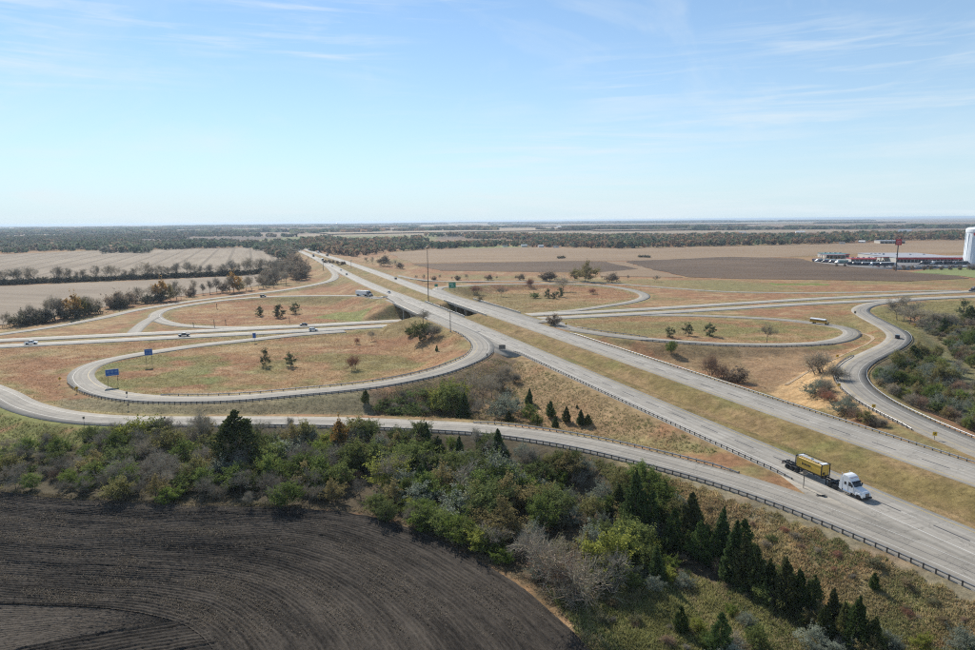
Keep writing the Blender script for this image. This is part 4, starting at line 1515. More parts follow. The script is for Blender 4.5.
BWHERE = 'in the wooded belt above the ploughed field'
tries, made = 0, 0
while made < 296 and tries < 12000:
    tries += 1
    x = wr.uniform(-25, 690)
    t0, b0 = interp(x, BELT_TOP), interp(x, BELT_BOT)
    y = wr.uniform(t0, b0)
    g = at(x, y, 1.0)
    if any((g[0] - u[0]) ** 2 + (g[1] - u[1]) ** 2 < (2.7 if x > 60 else 3.2) ** 2 for u in used_xy):
        continue
    used_xy.append(g)
    f = (y - t0) / (b0 - t0 + 1e-6)
    r = wr.random()
    if x < 140:
        k = 'bare' if r < .44 else 'brush' if r < .52 else 'olive' if r < .6 else 'green' if r < .82 else 'lime' if r < .93 else 'shrub'
    elif x < 250:
        k = 'bare' if r < .46 else 'olive' if r < .60 else 'green' if r < .78 else 'silver' if r < .85 else 'lime' if r < .93 else 'brush'
    elif x < 420:
        k = 'green' if r < .28 else 'bare' if r < .46 else 'silver' if r < .64 else 'olive' if r < .80 else 'lime' if r < .92 else 'brush'
    elif x < 540:
        k = 'green' if r < .38 else 'bare' if r < .58 else 'silver' if r < .68 else 'lime' if r < .79 else 'olive' if r < .92 else 'cedar'
    else:
        k = 'green' if r < .30 else 'silver' if r < .46 else 'brush' if r < .60 else 'olive' if r < .75 else 'lime' if r < .85 else 'shrub'
    hm = {'bare': 8.2, 'green': 7.2, 'olive': 7.0, 'lime': 4.8, 'silver': 5.0, 'brush': 4.4, 'cedar': 7.2, 'shrub': 3.0}[k] * wr.uniform(.75, 1.2)
    if f > .8:
        hm *= .72
    if x < 110 or x > 560:
        hm *= .72
    hm *= .9
    if f < .3 and 110 < x < 560:
        hm *= .78
    belt(k, x, y, hm, BWHERE, 'trees and shrubs of the wooded belt', wr.uniform(1.05, 1.4))
    made += 1
# marked individuals of the belt
grow('cedar', 237.5, 470, 412, 'standing tallest at the left of the wooded belt', None, 1.5, var=1)
grow('cedar', 499, 462, 429, 'with a sharp tip against the entrance ramp', None, 1.25, text='slender dark cedar')
grow('lime', 390, 488, 458, 'brightest in the middle of the wooded belt', None, 1.15, text='yellow-green leafy bush')
grow('lime', 134, 446, 420, 'poking above the belt beside the entrance ramp', None, 1.2, text='round yellow-green bush')
grow('lime', 452, 447, 437, 'at the roadside of the entrance ramp', None, 1.0, text='small yellow-green bush')
grow('silver', 506, 497, 458, 'palest in the wooded belt', None, 1.0, text='pale grey leafy shrub')
grow('silver', 607, 508, 486, 'beside the dark cedars near the ramp', None, 1.0, text='pale silver shrub')
grow('orange', 341, 452, 421, 'overlapping the entrance ramp', None, .75, text='thin yellow-brown tree')
grow('bare', 205, 446, 407, 'overlapping the entrance ramp left of the tall cedar', None, .7, text='thin leafless tree')
for i, (x, yb, yt) in enumerate(((415, 521, 503), (428, 528, 507), (442, 533, 511), (455, 539, 516), (468, 545, 522), (480, 550, 528), (490, 553, 533))):
    grow('lime' if i % 2 else 'green', x, yb, yt, ('first', 'second', 'third', 'fourth', 'fifth', 'sixth', 'seventh')[i] + ' from the left along the ploughed field edge', 'green bushes along the ploughed field edge', 1.3)
grow('bare', 566, 599, 533, 'leaning over the grassy field edge', None, 1.1, text='pale leafless twiggy tree')
grow('brush', 578, 600, 560, 'below the pale leafless tree', None, 1.2, text='rusty brown twiggy shrub')
grow('brush', 553, 588, 548, 'left of the pale leafless tree', None, 1.1, text='grey twiggy shrub')
grow('brush', 612, 590, 549, 'under the yellow-topped shrub', None, 1.05, var=1, text='wide brown twiggy shrub')
grow('lime', 606, 578, 532, 'behind the wide brown twiggy shrub', None, .9, text='yellow-topped green shrub')
grow('silver', 590, 556, 530, 'behind the yellow-topped shrub', None, .9, text='grey-green shrub')
CED = ((634, 533, 464, 1.25), (664.6, 494, 478, 1.3), (687.7, 540, 487, 1.35), (721, 556, 503, 1.25), (657, 581, 541, 1.5), (648, 535, 486, 1.2), (619, 520, 480, 1.2), (672, 552, 505, 1.3), (700, 560, 515, 1.3), (712, 566, 527, 1.2), (731, 581, 513, 1.35), (744, 588, 531, 1.3), (757, 593, 539, 1.3),
       (770, 596, 556, 1.3), (787, 610, 551, 1.35), (800, 612, 566, 1.2), (810, 615, 571, 1.35), (833, 623, 583, 1.15), (845, 640, 598, 1.3), (856, 650, 591, 1.45), (872, 655, 612, 1.2), (874, 590, 572, 1.2), (681, 633, 606, 1.15), (718.5, 655, 614, 1.25), (825, 640, 606, 1.3), (696, 532, 500, 1.2), (742, 560, 520, 1.2))
for i, (x, yb, yt, wd) in enumerate(CED):
    yt = yt + (yb - yt) * (.10 if i < 21 else 0)
    wh = 'in the dark cedar group below the entrance ramp' if i < 22 else 'standing alone in the tall grass'
    grow('cedar', x, yb, yt, wh if i < 21 else ('small and alone on the slope right of the cedar group', 'alone in tall grass left of the frame-bottom cedar', 'cut by the bottom edge of the picture', 'at the lower right end of the cedar group', 'between two big cedars near the ramp', 'half hidden in the middle of the cedar group')[i - 21], 'cedars below the entrance ramp', wd * .70)
for i in range(44):
    x = wr.uniform(615, 880)
    y = interp(x, ((615, 500), (700, 548), (760, 588), (860, 640), (880, 650))) + wr.uniform(-16, 14)
    k = wr.choice(['green', 'olive', 'silver', 'shrub', 'green', 'olive', 'brush'])
    belt(k, x, y, {'silver': 2.6, 'olive': 3.2, 'shrub': 1.8, 'green': 3.2, 'brush': 2.4}[k] * wr.uniform(.7, 1.2), 'among the dark cedars below the ramp', 'scrub among the cedars below the ramp', wr.uniform(1.0, 1.3))
for i in range(46):
    x = wr.uniform(690, 985)
    lo = interp(x, ((690, 590), (760, 605), (860, 640), (985, 660)))
    y = wr.uniform(max(lo - 8, interp(x, ((690, 560), (800, 560), (985, 620)))), 690)
    k = wr.choice(['silver', 'olive', 'shrub', 'green', 'lime', 'brush', 'silver', 'shrub'])
    belt(k, x, y, {'silver': 2.6, 'olive': 3.4, 'shrub': 1.8, 'green': 3.2, 'lime': 2.2, 'brush': 2.4}[k] * wr.uniform(.6, 1.1), 'in the brush at the lower right', 'brush at the lower right', wr.uniform(1.0, 1.4))
for i in range(30):
    x = wr.uniform(600, 760)
    y = wr.uniform(585, 690)
    belt(wr.choice(['shrub', 'brush', 'shrub']), x, y, wr.uniform(.7, 1.5), 'in the rough grass beside the ploughed field', 'low shrubs in the rough grass', wr.uniform(1.0, 1.5))
for i in range(26):
    t = wr.random()
    x = 650 + 320 * t
    y = interp(x, ((650, 483), (760, 515), (860, 555), (975, 605))) + wr.uniform(4, 40)
    belt(wr.choice(['shrub', 'brush', 'shrub', 'redbrush']), x, y, wr.uniform(.6, 1.4), 'on the grassy slope below the guardrail', 'low shrubs on the slope below the guardrail', wr.uniform(1.1, 1.7))
for i in range(26):
    x = wr.uniform(-20, 170)
    y = wr.uniform(446, 476) - (6 if x > 90 else 0)
    belt(wr.choice(['brush', 'shrub', 'brush', 'silver']), x, y, wr.uniform(1.0, 2.4), 'in the rough verge left of the wooded belt', 'low shrubs on the left verge', 1.2)

# --- thicket on the right inside the S-shaped ramp
for i in range(210):
    for _ in range(40):
        x = wr.uniform(876, 1000)
        y = wr.uniform(348, 440)
        if y < 349 + max(0, (914 - x)) * 0.68 or y > interp(x, ((876, 384), (886, 394), (920, 409), (975, 433), (1000, 443))):
            continue
        if x > 915 and y < 330 + (x - 905) * .9 and wr.random() < .8:
            continue
        break
    r = wr.random()
    k = 'shrub' if r < .22 else 'silver' if r < .40 else 'olive' if r < .54 else 'green' if r < .68 else 'brush' if r < .93 else 'lime'
    belt(k, x, y, {'silver': 3.6, 'olive': 4.6, 'shrub': 2.6, 'green': 4.6, 'lime': 3.2, 'brush': 3.6}[k] * wr.uniform(.7, 1.3), 'in the thicket inside the S-shaped ramp', 'thicket inside the S-shaped ramp', wr.uniform(.9, 1.2))
for i in range(150):
    x = wr.uniform(920, 992)
    y = wr.uniform(316, 372)
    if y > 328 + (x - 918) * .62 or y < 322 - (x - 920) * .06:
        continue
    k = wr.choice(['shrub', 'shrub', 'brush', 'olive', 'olive', 'bush_far', 'silver', 'brush'])
    belt(k, x, y, wr.uniform(2, 4.2), 'in the thicket at the right edge', 'thicket at the right edge', wr.uniform(1.1, 1.4))
grow('bare', 916, 319.5, 295, 'standing tallest beside the S-shaped ramp', None, 1.3, text='round-crowned leafless tree')
for x, yb, yt in ((897, 320, 302), (903, 322, 304), (909, 324, 306), (922, 326, 309), (930, 327, 312), (916, 326, 310), (940, 328, 314), (948, 326, 312), (935, 333, 318)):
    grow('bare', x, yb, yt, 'in the grey brush beside the S-shaped ramp', 'grey brush beside the S-shaped ramp', 1.5)
grow('pine', 963, 317, 300, 'left of the pair at the right edge', None, 1.2)
grow('cedar', 970, 321, 307, 'right of the pair at the right edge', None, 1.6)
grow('cedar', 943.5, 333, 318, 'rounded and dark in the right thicket', None, 1.7)
grow('cedar', 913, 361, 345, 'rounded and dark inside the S-shaped ramp', None, 1.7)
grow('green', 967, 347, 331, 'at the right edge of the picture', None, 1.3)


# --- distant woods: countless trees that read as one mass
def woods(name, pxpoly, dens, h, cols, seed, label_extra=None, nq=9, size=.5, zoff=0.0, brk=0.0):
    P = zone(pxpoly)
    rg = np.random.default_rng(seed)
    bm_ = bmesh.new()
    f = bm_.faces.new([bm_.verts.new((a, b, 0)) for a, b in P])
    area = f.calc_area()
    bm_.free()
    n = int(area / dens)
    lo, hi = P.min(0), P.max(0)
    pts = np.zeros((0, 2))
    while len(pts) < n:
        q = rg.uniform(lo, hi, (n * 2, 2))
        q = q[in_poly(q[:, 0], q[:, 1], P)]
        pts = np.vstack([pts, q])
    pts = pts[:n]
    keep = fbm(pts[:, 0], pts[:, 1] * .7, 420, seed + 50) > brk
    pts = pts[keep]
    n = len(pts)
    d = np.hypot(pts[:, 0], pts[:, 1])
    hh = h * rg.uniform(.7, 1.25, n) * (0.8 + .5 * vnoise(pts[:, 0], pts[:, 1], 120, seed))
    gz = gz_arr(pts[:, 0], pts[:, 1]) + zoff
    cols = np.array(cols)
    ci = rg.integers(0, len(cols), n)
    patch = vnoise(pts[:, 0], pts[:, 1], 90, seed + 3)
    ci = np.where(rg.random(n) < .6, (patch * len(cols) * .999).astype(int), ci)
    tc = cols[ci] * rg.uniform(.75, 1.25, (n, 1))
    rep = np.repeat(np.arange(n), nq)
    u = rnd_unit(n * nq, rg) * (rg.uniform(.2, 1, n * nq) ** .5)[:, None]
    rad = hh * rg.uniform(.28, .42, n)
    wsc = math.sqrt(dens) / 11.0
    Pq = np.stack([pts[rep, 0] + u[:, 0] * rad[rep] * max(1, wsc), pts[rep, 1] + u[:, 1] * rad[rep] * max(1, wsc), gz[rep] + hh[rep] * (.56 + .44 * u[:, 2])], 1)
    V, F = quads(Pq, hh[rep] * size * rg.uniform(.7, 1.3, n * nq) * max(1, wsc * .8), rg)
    V[:, 2] = np.minimum(V[:, 2], np.repeat((gz + hh * 1.12)[rep], 4))
    cc = np.repeat(tc, nq, 0) * rg.uniform(.8, 1.2, (n * nq, 1))
    # trunks of the front trees are hidden by the low skirt of leaves
    return link(name, new_mesh(name, V, F, M['leaf'], None, np.repeat(cc, 4, 0)), kind='stuff')


W_BROWN = [(.075, .072, .058), (.068, .070, .055), (.10, .078, .058), (.062, .072, .05), (.05, .065, .04), (.045, .062, .04)]
W_MIX = [(.05, .068, .038), (.095, .080, .052), (.12, .088, .058), (.105, .07, .045), (.125, .078, .046), (.045, .062, .038), (.075, .085, .045), (.10, .085, .055), (.038, .058, .034), (.06, .07, .05)]
woods('woodland', [(-160, 263), (0, 254), (52, 250.8), (100, 250.5), (103, 253.6), (150, 253.2), (152, 250.2), (244, 247.4), (250, 249), (262, 252), (285, 262), (300, 250), (310, 246), (300, 243.4), (244, 244.2), (60, 247), (-160, 257)], 190, 11.0, W_BROWN, 301, nq=12, brk=.25)
woods('woodland', [(-160, 257), (60, 247), (244, 244.2), (310, 243.4), (300, 238), (250, 236.4), (60, 236.5), (-160, 241)], 230, 11.0, W_BROWN, 306, nq=10, brk=.52)
woods('woodland', [(-160, 240), (60, 236), (300, 237), (240, 234), (120, 232.4), (60, 232.6), (-160, 235)], 800, 12.0, W_BROWN, 302, nq=9, brk=.46)
woods('woodland', [(300, 250.5), (330, 254), (358, 257), (380, 253), (430, 249.2), (500, 246.6), (570, 247.6), (620, 248.6), (725, 246.2), (800, 244.6), (860, 242.6), (860, 239.2), (725, 241.6), (600, 242.6), (470, 241.6), (330, 242.5), (302, 243)], 170, 11.5, W_MIX, 303, nq=12, brk=.33)
woods('woodland', [(302, 243), (330, 242.5), (470, 241.5), (600, 242.4), (725, 241.4), (860, 239), (985, 236.4), (1080, 235), (1080, 231.5), (985, 232.5), (940, 235), (860, 236), (725, 237.6), (600, 236.4), (470, 235.6), (330, 238)], 420, 12, W_MIX, 304, nq=9, brk=.46)
woods('woodland', [(860, 242.4), (905, 240.4), (985, 240), (1080, 238), (1080, 235), (985, 236.6), (860, 239)], 230, 14, W_MIX, 305, nq=10)
# thin far belts up to the skyline
fr = random.Random(12)
for i in range(24):
    y = 222.8 + 9.5 * (i / 24.0) ** 1.1
    x0 = fr.uniform(-150, 1000)
    ln = fr.uniform(80, 330)
    sl = -.0087
    t = max(.14, (y - 220.5) * .035)
    yy = lambda x: y + (x - 487) * sl
    woods('distant_wood', [(x0, yy(x0) + t), (x0 + ln / 2, yy(x0 + ln / 2) + t * 1.3), (x0 + ln, yy(x0 + ln) + t), (x0 + ln, yy(x0 + ln) - t), (x0 + ln / 2, yy(x0 + ln / 2) - t * .8), (x0, yy(x0) - t)],
          3500 + 9000 * max(0, (228 - y) / 6), 15.0, W_BROWN if i % 2 else W_MIX, 400 + i, nq=6, size=.7)


# ------------------------------------------------------------------ the ploughed field in front: real furrows
def soil_material(name, dark, pale, su=.10, sv=1.6, lo=.42, hi=.68, fine=.5):
    m, nt, N, L, b = material(name)
    uv = node(N, 'ShaderNodeUVMap', uv_map='UVMap')

    def nz(sx, sy, det, rough=.65):
        mp = N.new('ShaderNodeMapping')
        mp.inputs['Scale'].default_value = (sx, sy, 1)
        L.new(uv.outputs[0], mp.inputs['Vector'])
        n = N.new('ShaderNodeTexNoise')
        n.inputs['Scale'].default_value = 1
        n.inputs['Detail'].default_value = det
        n.inputs['Roughness'].default_value = rough
        L.new(mp.outputs[0], n.inputs['Vector'])
        return n.outputs['Fac']
    a = nz(su, sv, 5)
    c = nz(.03, .16, 4)
    d = nz(1.0, 2.2, 8, .95)
    s = node(N, 'ShaderNodeMath', operation='MULTIPLY_ADD')
    L.new(a, s.inputs[0])
    s.inputs[1].default_value = .26
    q = node(N, 'ShaderNodeMath', operation='MULTIPLY_ADD')
    L.new(c, q.inputs[0])
    q.inputs[1].default_value = .30
    r = node(N, 'ShaderNodeMath', operation='MULTIPLY')
    L.new(d, r.inputs[0])
    r.inputs[1].default_value = .46
    L.new(r.outputs[0], q.inputs[2])
    L.new(q.outputs[0], s.inputs[2])
    mr = N.new('ShaderNodeMapRange')
    mr.inputs['From Min'].default_value = lo
    mr.inputs['From Max'].default_value = hi
    L.new(s.outputs[0], mr.inputs['Value'])
    mx = N.new('ShaderNodeMixRGB')
    mx.inputs['Color1'].default_value = (*dark, 1)
    mx.inputs['Color2'].default_value = (*pale, 1)
    L.new(mr.outputs[0], mx.inputs['Fac'])
    L.new(mx.outputs[0], b.inputs['Base Color'])
    b.inputs['Roughness'].default_value = .95
    b.inputs['Specular IOR Level'].default_value = .15
    bp = N.new('ShaderNodeBump')
    bp.inputs['Strength'].default_value = .8
    bp.inputs['Distance'].default_value = .18
    L.new(d, bp.inputs['Height'])
    L.new(bp.outputs[0], b.inputs['Normal'])
    return m


M['soil'] = soil_material('ploughed_soil', (.019, .016, .0135), (.135, .113, .090), su=.16, sv=1.25, lo=.46, hi=.66)
M['soil2'] = soil_material('untilled_soil', (.046, .039, .032), (.135, .114, .092), su=.35, sv=1.4, lo=.42, hi=.62)


def resample(P, n):
    P = catmull(P, 1.0)
    s = np.concatenate([[0], np.cumsum(np.linalg.norm(np.diff(P[:, :2], axis=0), axis=1))])
    t = np.linspace(0, s[-1], n)
    return np.stack([np.interp(t, s, P[:, i]) for i in range(3)], 1), s[-1]


def furrows(name, c0, c1, rows, ns, mat, amp=.24, per=6, seed=1, lift=.14):
    A, la = resample([at(*p, 0) for p in c0], ns)
    B, lb = resample([at(*p, 0) for p in c1], ns)
    rg = np.random.default_rng(seed)
    nt_ = rows * per + 1
    t = np.linspace(0, 1, nt_)
    X = A[:, None, :2] * (1 - t)[None, :, None] + B[:, None, :2] * t[None, :, None]
    wob = (vnoise(np.arange(ns)[:, None] * .15 + 0 * t[None], t[None] * rows * .7 + np.zeros((ns, 1)), 3, seed) - .5)
    ph = t[None, :] * rows + wob * .15
    ridge = np.abs((ph % 1.0) - .5) * 2
    depth = .65 + .7 * vnoise(np.zeros((ns, 1)) + t[None] * rows, np.arange(ns)[:, None] * .02 + 0 * t[None], 1.3, seed + 4)
    Z = gz_arr(X[..., 0].ravel(), X[..., 1].ravel()).reshape(ns, nt_) + lift + ridge * amp * depth + rg.normal(size=(ns, nt_)) * .03
    V = np.concatenate([X, Z[..., None]], -1).reshape(-1, 3)
    wid = np.linalg.norm(A[:, :2] - B[:, :2], axis=1).mean()
    U = np.stack([np.broadcast_to(np.linspace(0, (la + lb) / 2, ns)[:, None], (ns, nt_)), np.broadcast_to(t[None] * wid, (ns, nt_))], -1).reshape(-1, 2)
    i = np.arange(ns * nt_).reshape(ns, nt_)
    F = np.stack([i[:-1, :-1], i[:-1, 1:], i[1:, 1:], i[1:, :-1]], -1).reshape(-1, 4)
    return link(name, new_mesh(name, V, F, M[mat], U), kind='structure')


C0 = [(-130, 482), (-60, 488), (0, 492.5), (40, 496.5), (90, 500.5), (150, 504.5), (205, 506.5), (260, 508), (310, 510), (350, 514.5), (390, 524), (440, 543), (490, 571), (530, 598), (562, 626), (588, 652), (612, 690), (630, 730)]
C1 = [(-130, 600), (-60, 604), (0, 607), (40, 608.5), (80, 610.5), (110, 612.5), (140, 616), (165, 620.5), (186, 628), (200, 638), (212, 652), (222, 670), (232, 700), (240, 740)]
furrows('ploughed_field', C0, C1, 58, 420, 'soil')
furrows('ploughed_field', [(-60, 668), (30, 650.5), (60, 644), (110, 635), (150, 628.5), (186, 622.5), (198, 621)], [(-60, 760), (30, 744), (60, 740), (110, 734), (160, 728), (225, 716), (262, 708)], 24, 130, 'soil', seed=5, lift=.12)
furrows('untilled_patch', [(-130, 600), (-60, 604), (0, 607), (40, 608.5), (80, 610.5), (110, 612.5), (140, 616), (165, 620.2), (182, 624)], [(-130, 682), (-60, 668.5), (0, 656.8), (40, 648.8), (80, 641), (110, 635.4), (140, 630.4), (165, 626.6), (184, 624.4)], 22, 200, 'soil2', amp=.09, seed=8, lift=.12)


# pale stalk residue lying in patches on the ploughed ground
def residue(n, seed):
    rg = np.random.default_rng(seed)
    A, la = resample([at(*p, 0) for p in C0], 300)
    B, lb = resample([at(*p, 0) for p in C1], 300)
    s = rg.uniform(0, 1, n * 4)
    t = rg.uniform(.02, .98, n * 4)
    dens = fbm(s * 130, t * 46, 11, 91, 3) * .55 + vnoise(s * 40, t * 46, 2.2, 95) * .45
    keep = rg.random(n * 4) < smooth(.44, .74, dens)
    s, t = s[keep][:n], t[keep][:n]
    n = len(s)
    u = np.linspace(0, 1, 300)
    a = np.stack([np.interp(s, u, A[:, i]) for i in range(2)], 1)
    b = np.stack([np.interp(s, u, B[:, i]) for i in range(2)], 1)
    q = a * (1 - t)[:, None] + b * t[:, None]
    z = gz_arr(q[:, 0], q[:, 1]) + .14 + rg.uniform(.08, .26, n)
    V, F = quads(np.stack([q[:, 0], q[:, 1], z], 1), rg.uniform(.05, .15, n), rg, aspect=1.6)
    cc = np.array([.15, .125, .095])[None] * rg.uniform(.45, 1.25, (n, 1))
    return link('corn_residue', new_mesh('corn_residue', V, F, M['tuft'], None, np.repeat(cc, 4, 0)), kind='stuff')


residue(60000, 17)


# ------------------------------------------------------------------ grass tufts on the near slopes
CGRID = C.reshape(NYX[0], NYX[1], 3)


def tufts(name, pxpoly, zref, n, cols, hgt, seed, blades=5, own=True):
    P = zone(pxpoly, zref)
    rg = np.random.default_rng(seed)
    lo, hi = P.min(0), P.max(0)
    q = rg.uniform(lo, hi, (n * 3, 2))
    q = q[in_poly(q[:, 0], q[:, 1], P)]
    pn = vnoise(q[:, 0], q[:, 1], 5, seed)
    q = q[rg.random(len(q)) < .35 + pn][:n]
    gi = np.clip(np.searchsorted(GX, q[:, 0]), 0, len(GX) - 1)
    gj = np.clip(np.searchsorted(GY, q[:, 1]), 0, len(GY) - 1)
    ok = edge_full[gj, gi] > 1.3
    q, gi, gj = q[ok], gi[ok], gj[ok]
    n = len(q)
    z = gz_arr(q[:, 0], q[:, 1])
    cols = np.array(cols)
    pid = vnoise(q[:, 0], q[:, 1], 7, seed + 9)
    tone = vnoise(q[:, 0], q[:, 1], 2.5, seed + 19)
    ci = np.clip((pid * 1.35 - .17 + rg.normal(size=n) * .12) * len(cols), 0, len(cols) - 1).astype(int)
    if own is None:
        cc = CGRID[gj, gi] * (.7 + .5 * tone)[:, None] * rg.uniform(.8, 1.2, (n, 1)) * .82
    else:
        cc = .72 * cols[ci] * (.7 + .6 * tone)[:, None] * rg.uniform(.8, 1.2, (n, 1))
    rep = np.repeat(np.arange(n), blades)
    m = len(rep)
    base = np.stack([q[rep, 0] + rg.normal(size=m) * .16, q[rep, 1] + rg.normal(size=m) * .16, z[rep] - .03], 1)
    d = np.stack([rg.normal(size=m) * .45 + .15, rg.normal(size=m) * .45, np.ones(m)], 1)
    d /= np.linalg.norm(d, axis=1)[:, None]
    hh = hgt * rg.uniform(.5, 1.25, m) * (.7 + .6 * tone[rep])
    c = np.cross(d, rnd_unit(m, rg))
    c /= np.linalg.norm(c, axis=1)[:, None] + 1e-9
    w = .10 * hgt + .03
    V = np.stack([base - c * w, base + c * w, base + d * hh[:, None]], 1).reshape(-1, 3)
    F = np.arange(3 * m).reshape(m, 3)
    return link(name, new_mesh(name, V, F, M['tuft'], None, np.repeat(cc[rep], 3, 0)), kind='stuff')


G_TAN = [(.20, .195, .09), (.31, .25, .135), (.25, .215, .11), (.38, .30, .17), (.30, .215, .12), (.18, .18, .08)]
G_GRN = [(.16, .16, .065), (.22, .205, .09), (.13, .145, .055), (.26, .22, .12), (.20, .19, .08)]
tufts('tall_grass', [(585, 462), (730, 494), (860, 546), (1010, 610), (1010, 700), (900, 700), (800, 600), (690, 520), (600, 480)], 3, 26000, G_TAN, .55, 51)
tufts('tall_grass', [(545, 590), (620, 560), (740, 590), (860, 640), (940, 720), (620, 720), (575, 632)], 0, 16000, G_GRN, .6, 52)
tufts('dry_grass', [(300, 506), (350, 511), (390, 520), (440, 538), (490, 565), (530, 591), (562, 618), (588, 645), (612, 690), (640, 690), (600, 640), (560, 600), (500, 560), (440, 530), (380, 510)], 0, 7000, [(.30, .235, .15), (.36, .28, .18), (.25, .20, .12)], .4, 53)
tufts('rough_grass', [(-60, 384), (0, 404), (60, 424), (130, 430), (240, 430), (240, 440), (130, 446), (60, 470), (0, 486), (-80, 486)], .5, 12000, G_GRN, .5, 54, 4)
tufts('slope_grass', [(500, 366), (545, 372), (700, 443), (790, 480), (725, 464), (640, 448), (540, 426), (380, 418), (380, 392), (470, 372)], 3.5, 12000, G_TAN, .5, 55, 4)
tufts('dry_grass', [(-60, 484), (0, 489), (60, 493), (150, 500), (300, 505), (300, 511), (150, 507), (60, 501), (0, 496), (-60, 490)], 0, 3500, [(.15, .125, .08), (.22, .18, .12), (.11, .10, .06)], .5, 56)


LOOP = G_TAN
tufts('meadow_grass', [(75, 382), (110, 356), (250, 337), (400, 326), (440, 335), (470, 350), (430, 374), (300, 392), (160, 398), (100, 394)], 1.5, 26000, LOOP, .36, 61, 3, None)
tufts('meadow_grass', [(-30, 350), (150, 340), (400, 328), (250, 343), (120, 356), (60, 380), (70, 398), (200, 406), (420, 384), (440, 420), (100, 418), (0, 392)], .5, 22000, LOOP, .36, 62, 3, None)
tufts('meadow_grass', [(150, 316), (240, 298), (390, 297), (410, 316), (300, 324), (180, 324)], 1, 12000, LOOP, .42, 63, 3, None)
tufts('meadow_grass', [(540, 320), (640, 314), (860, 326), (850, 340), (780, 346), (640, 340)], 1, 14000, LOOP, .36, 64, 3, None)
tufts('meadow_grass', [(600, 340), (760, 348), (840, 346), (870, 330), (800, 315), (860, 304), (900, 340), (850, 360), (850, 385), (960, 450), (900, 440), (700, 372)], 2, 18000, LOOP, .38, 65, 3, None)
tufts('median_grass', [(470, 314), (500, 318), (700, 386), (980, 486), (980, 530), (850, 480), (700, 418), (540, 352), (460, 320)], 6, 14000, LOOP, .2, 66, 3, None)
tufts('meadow_grass', [(870, 315), (930, 300), (1000, 300), (1000, 400), (920, 345)], .5, 8000, LOOP, .5, 67, 3, None)
tufts('meadow_grass', [(440, 287), (640, 284), (645, 300), (560, 314), (480, 305)], 1, 9000, LOOP, .6, 68, 3, None)


# ------------------------------------------------------------------ overpass: one bridge under each carriageway
def place_s(rd, px, py, z=None):
    R = ROADS[rd]
    best = None
    zz_ = 5.0
    for _ in range(5):
        g = at(px, py, zz_)
        i = int(np.argmin(np.hypot(R['P'][:, 0] - g[0], R['P'][:, 1] - g[1])))
        zz_ = R['P'][i, 2]
    return float(R['s'][i]), float(((g - R['P'][i])[:2] * R['N'][i]).sum())


def bridge(n0, n1, s0, s1, label):
    c = main_at((s0 + s1) / 2, (n0 + n1) / 2)
    root = link('highway_bridge', None, loc=(c[0], c[1], 0), label=label, cat='bridge')
    root.rotation_euler = (0, 0, -AZM)
    L = s1 - s0
    W = n1 - n0
    zd = mz((s0 + s1) / 2) - .35
    Shape().box((0, 0, zd - .30), (W + .5, L + .6, .34)).build('deck', M['bridge'], root)
    ng = 5
    for i in range(ng):
        x = -W / 2 + 1.0 + (W - 2.0) * i / (ng - 1)
        Shape().box((x, 0, zd - .98), (.34, L - .4, .10)).box((x, 0, zd - .52), (.34, L - .4, .10)).box((x, 0, zd - .75), (.09, L - .4, .46)).build('girder', M['girder'], root)
    for sg in (-1, 1):
        p = Shape().box((sg * (W / 2 + .38), 0, zd + .66), (.26, L + 6, .86), bevel=.03).box((sg * (W / 2 + .3), 0, zd + .18), (.44, L + 6, .14)).build('parapet', M['bridge'], root)
        Shape().tube((sg * (W / 2 + .38), -L / 2 - 2.8, zd + 1.28), (sg * (W / 2 + .38), L / 2 + 2.8, zd + 1.28), .05).build('rail', M['steel'], p)
        Shape().box((0, sg * (L / 2 + .6), zd - 1.4), (W + 1.2, 1.0, 2.2)).build('abutment', M['bridge'], root)
    for yy in (-L * .26, 0, L * .26):
        pr = Shape().box((0, yy, zd - 1.4), (W - .6, 1.0, .7), bevel=.05).build('pier_cap', M['bridge'], root)
        for i in range(4):
            x = -W / 2 + 1.4 + (W - 2.8) * i / 3
            Shape().tube((x, yy, -.5), (x, yy, zd - 1.7), .42, seg=14).build('column', M['bridge'], pr, sm=False)


bridge(98.4, 118.9, 333, 402, 'concrete overpass carrying the near carriageway over the cross highway')
bridge(132.6, 152.6, 333, 402, 'concrete overpass carrying the far carriageway over the cross highway')

# ------------------------------------------------------------------ guardrails
POST = Shape().box((0, 0, .32), (.16, .2, .96), bevel=.015).mesh('post', M['post'])
BLOCK = Shape().box((0, 0, 0), (.15, .2, .34)).mesh('spacer_block', M['post'])


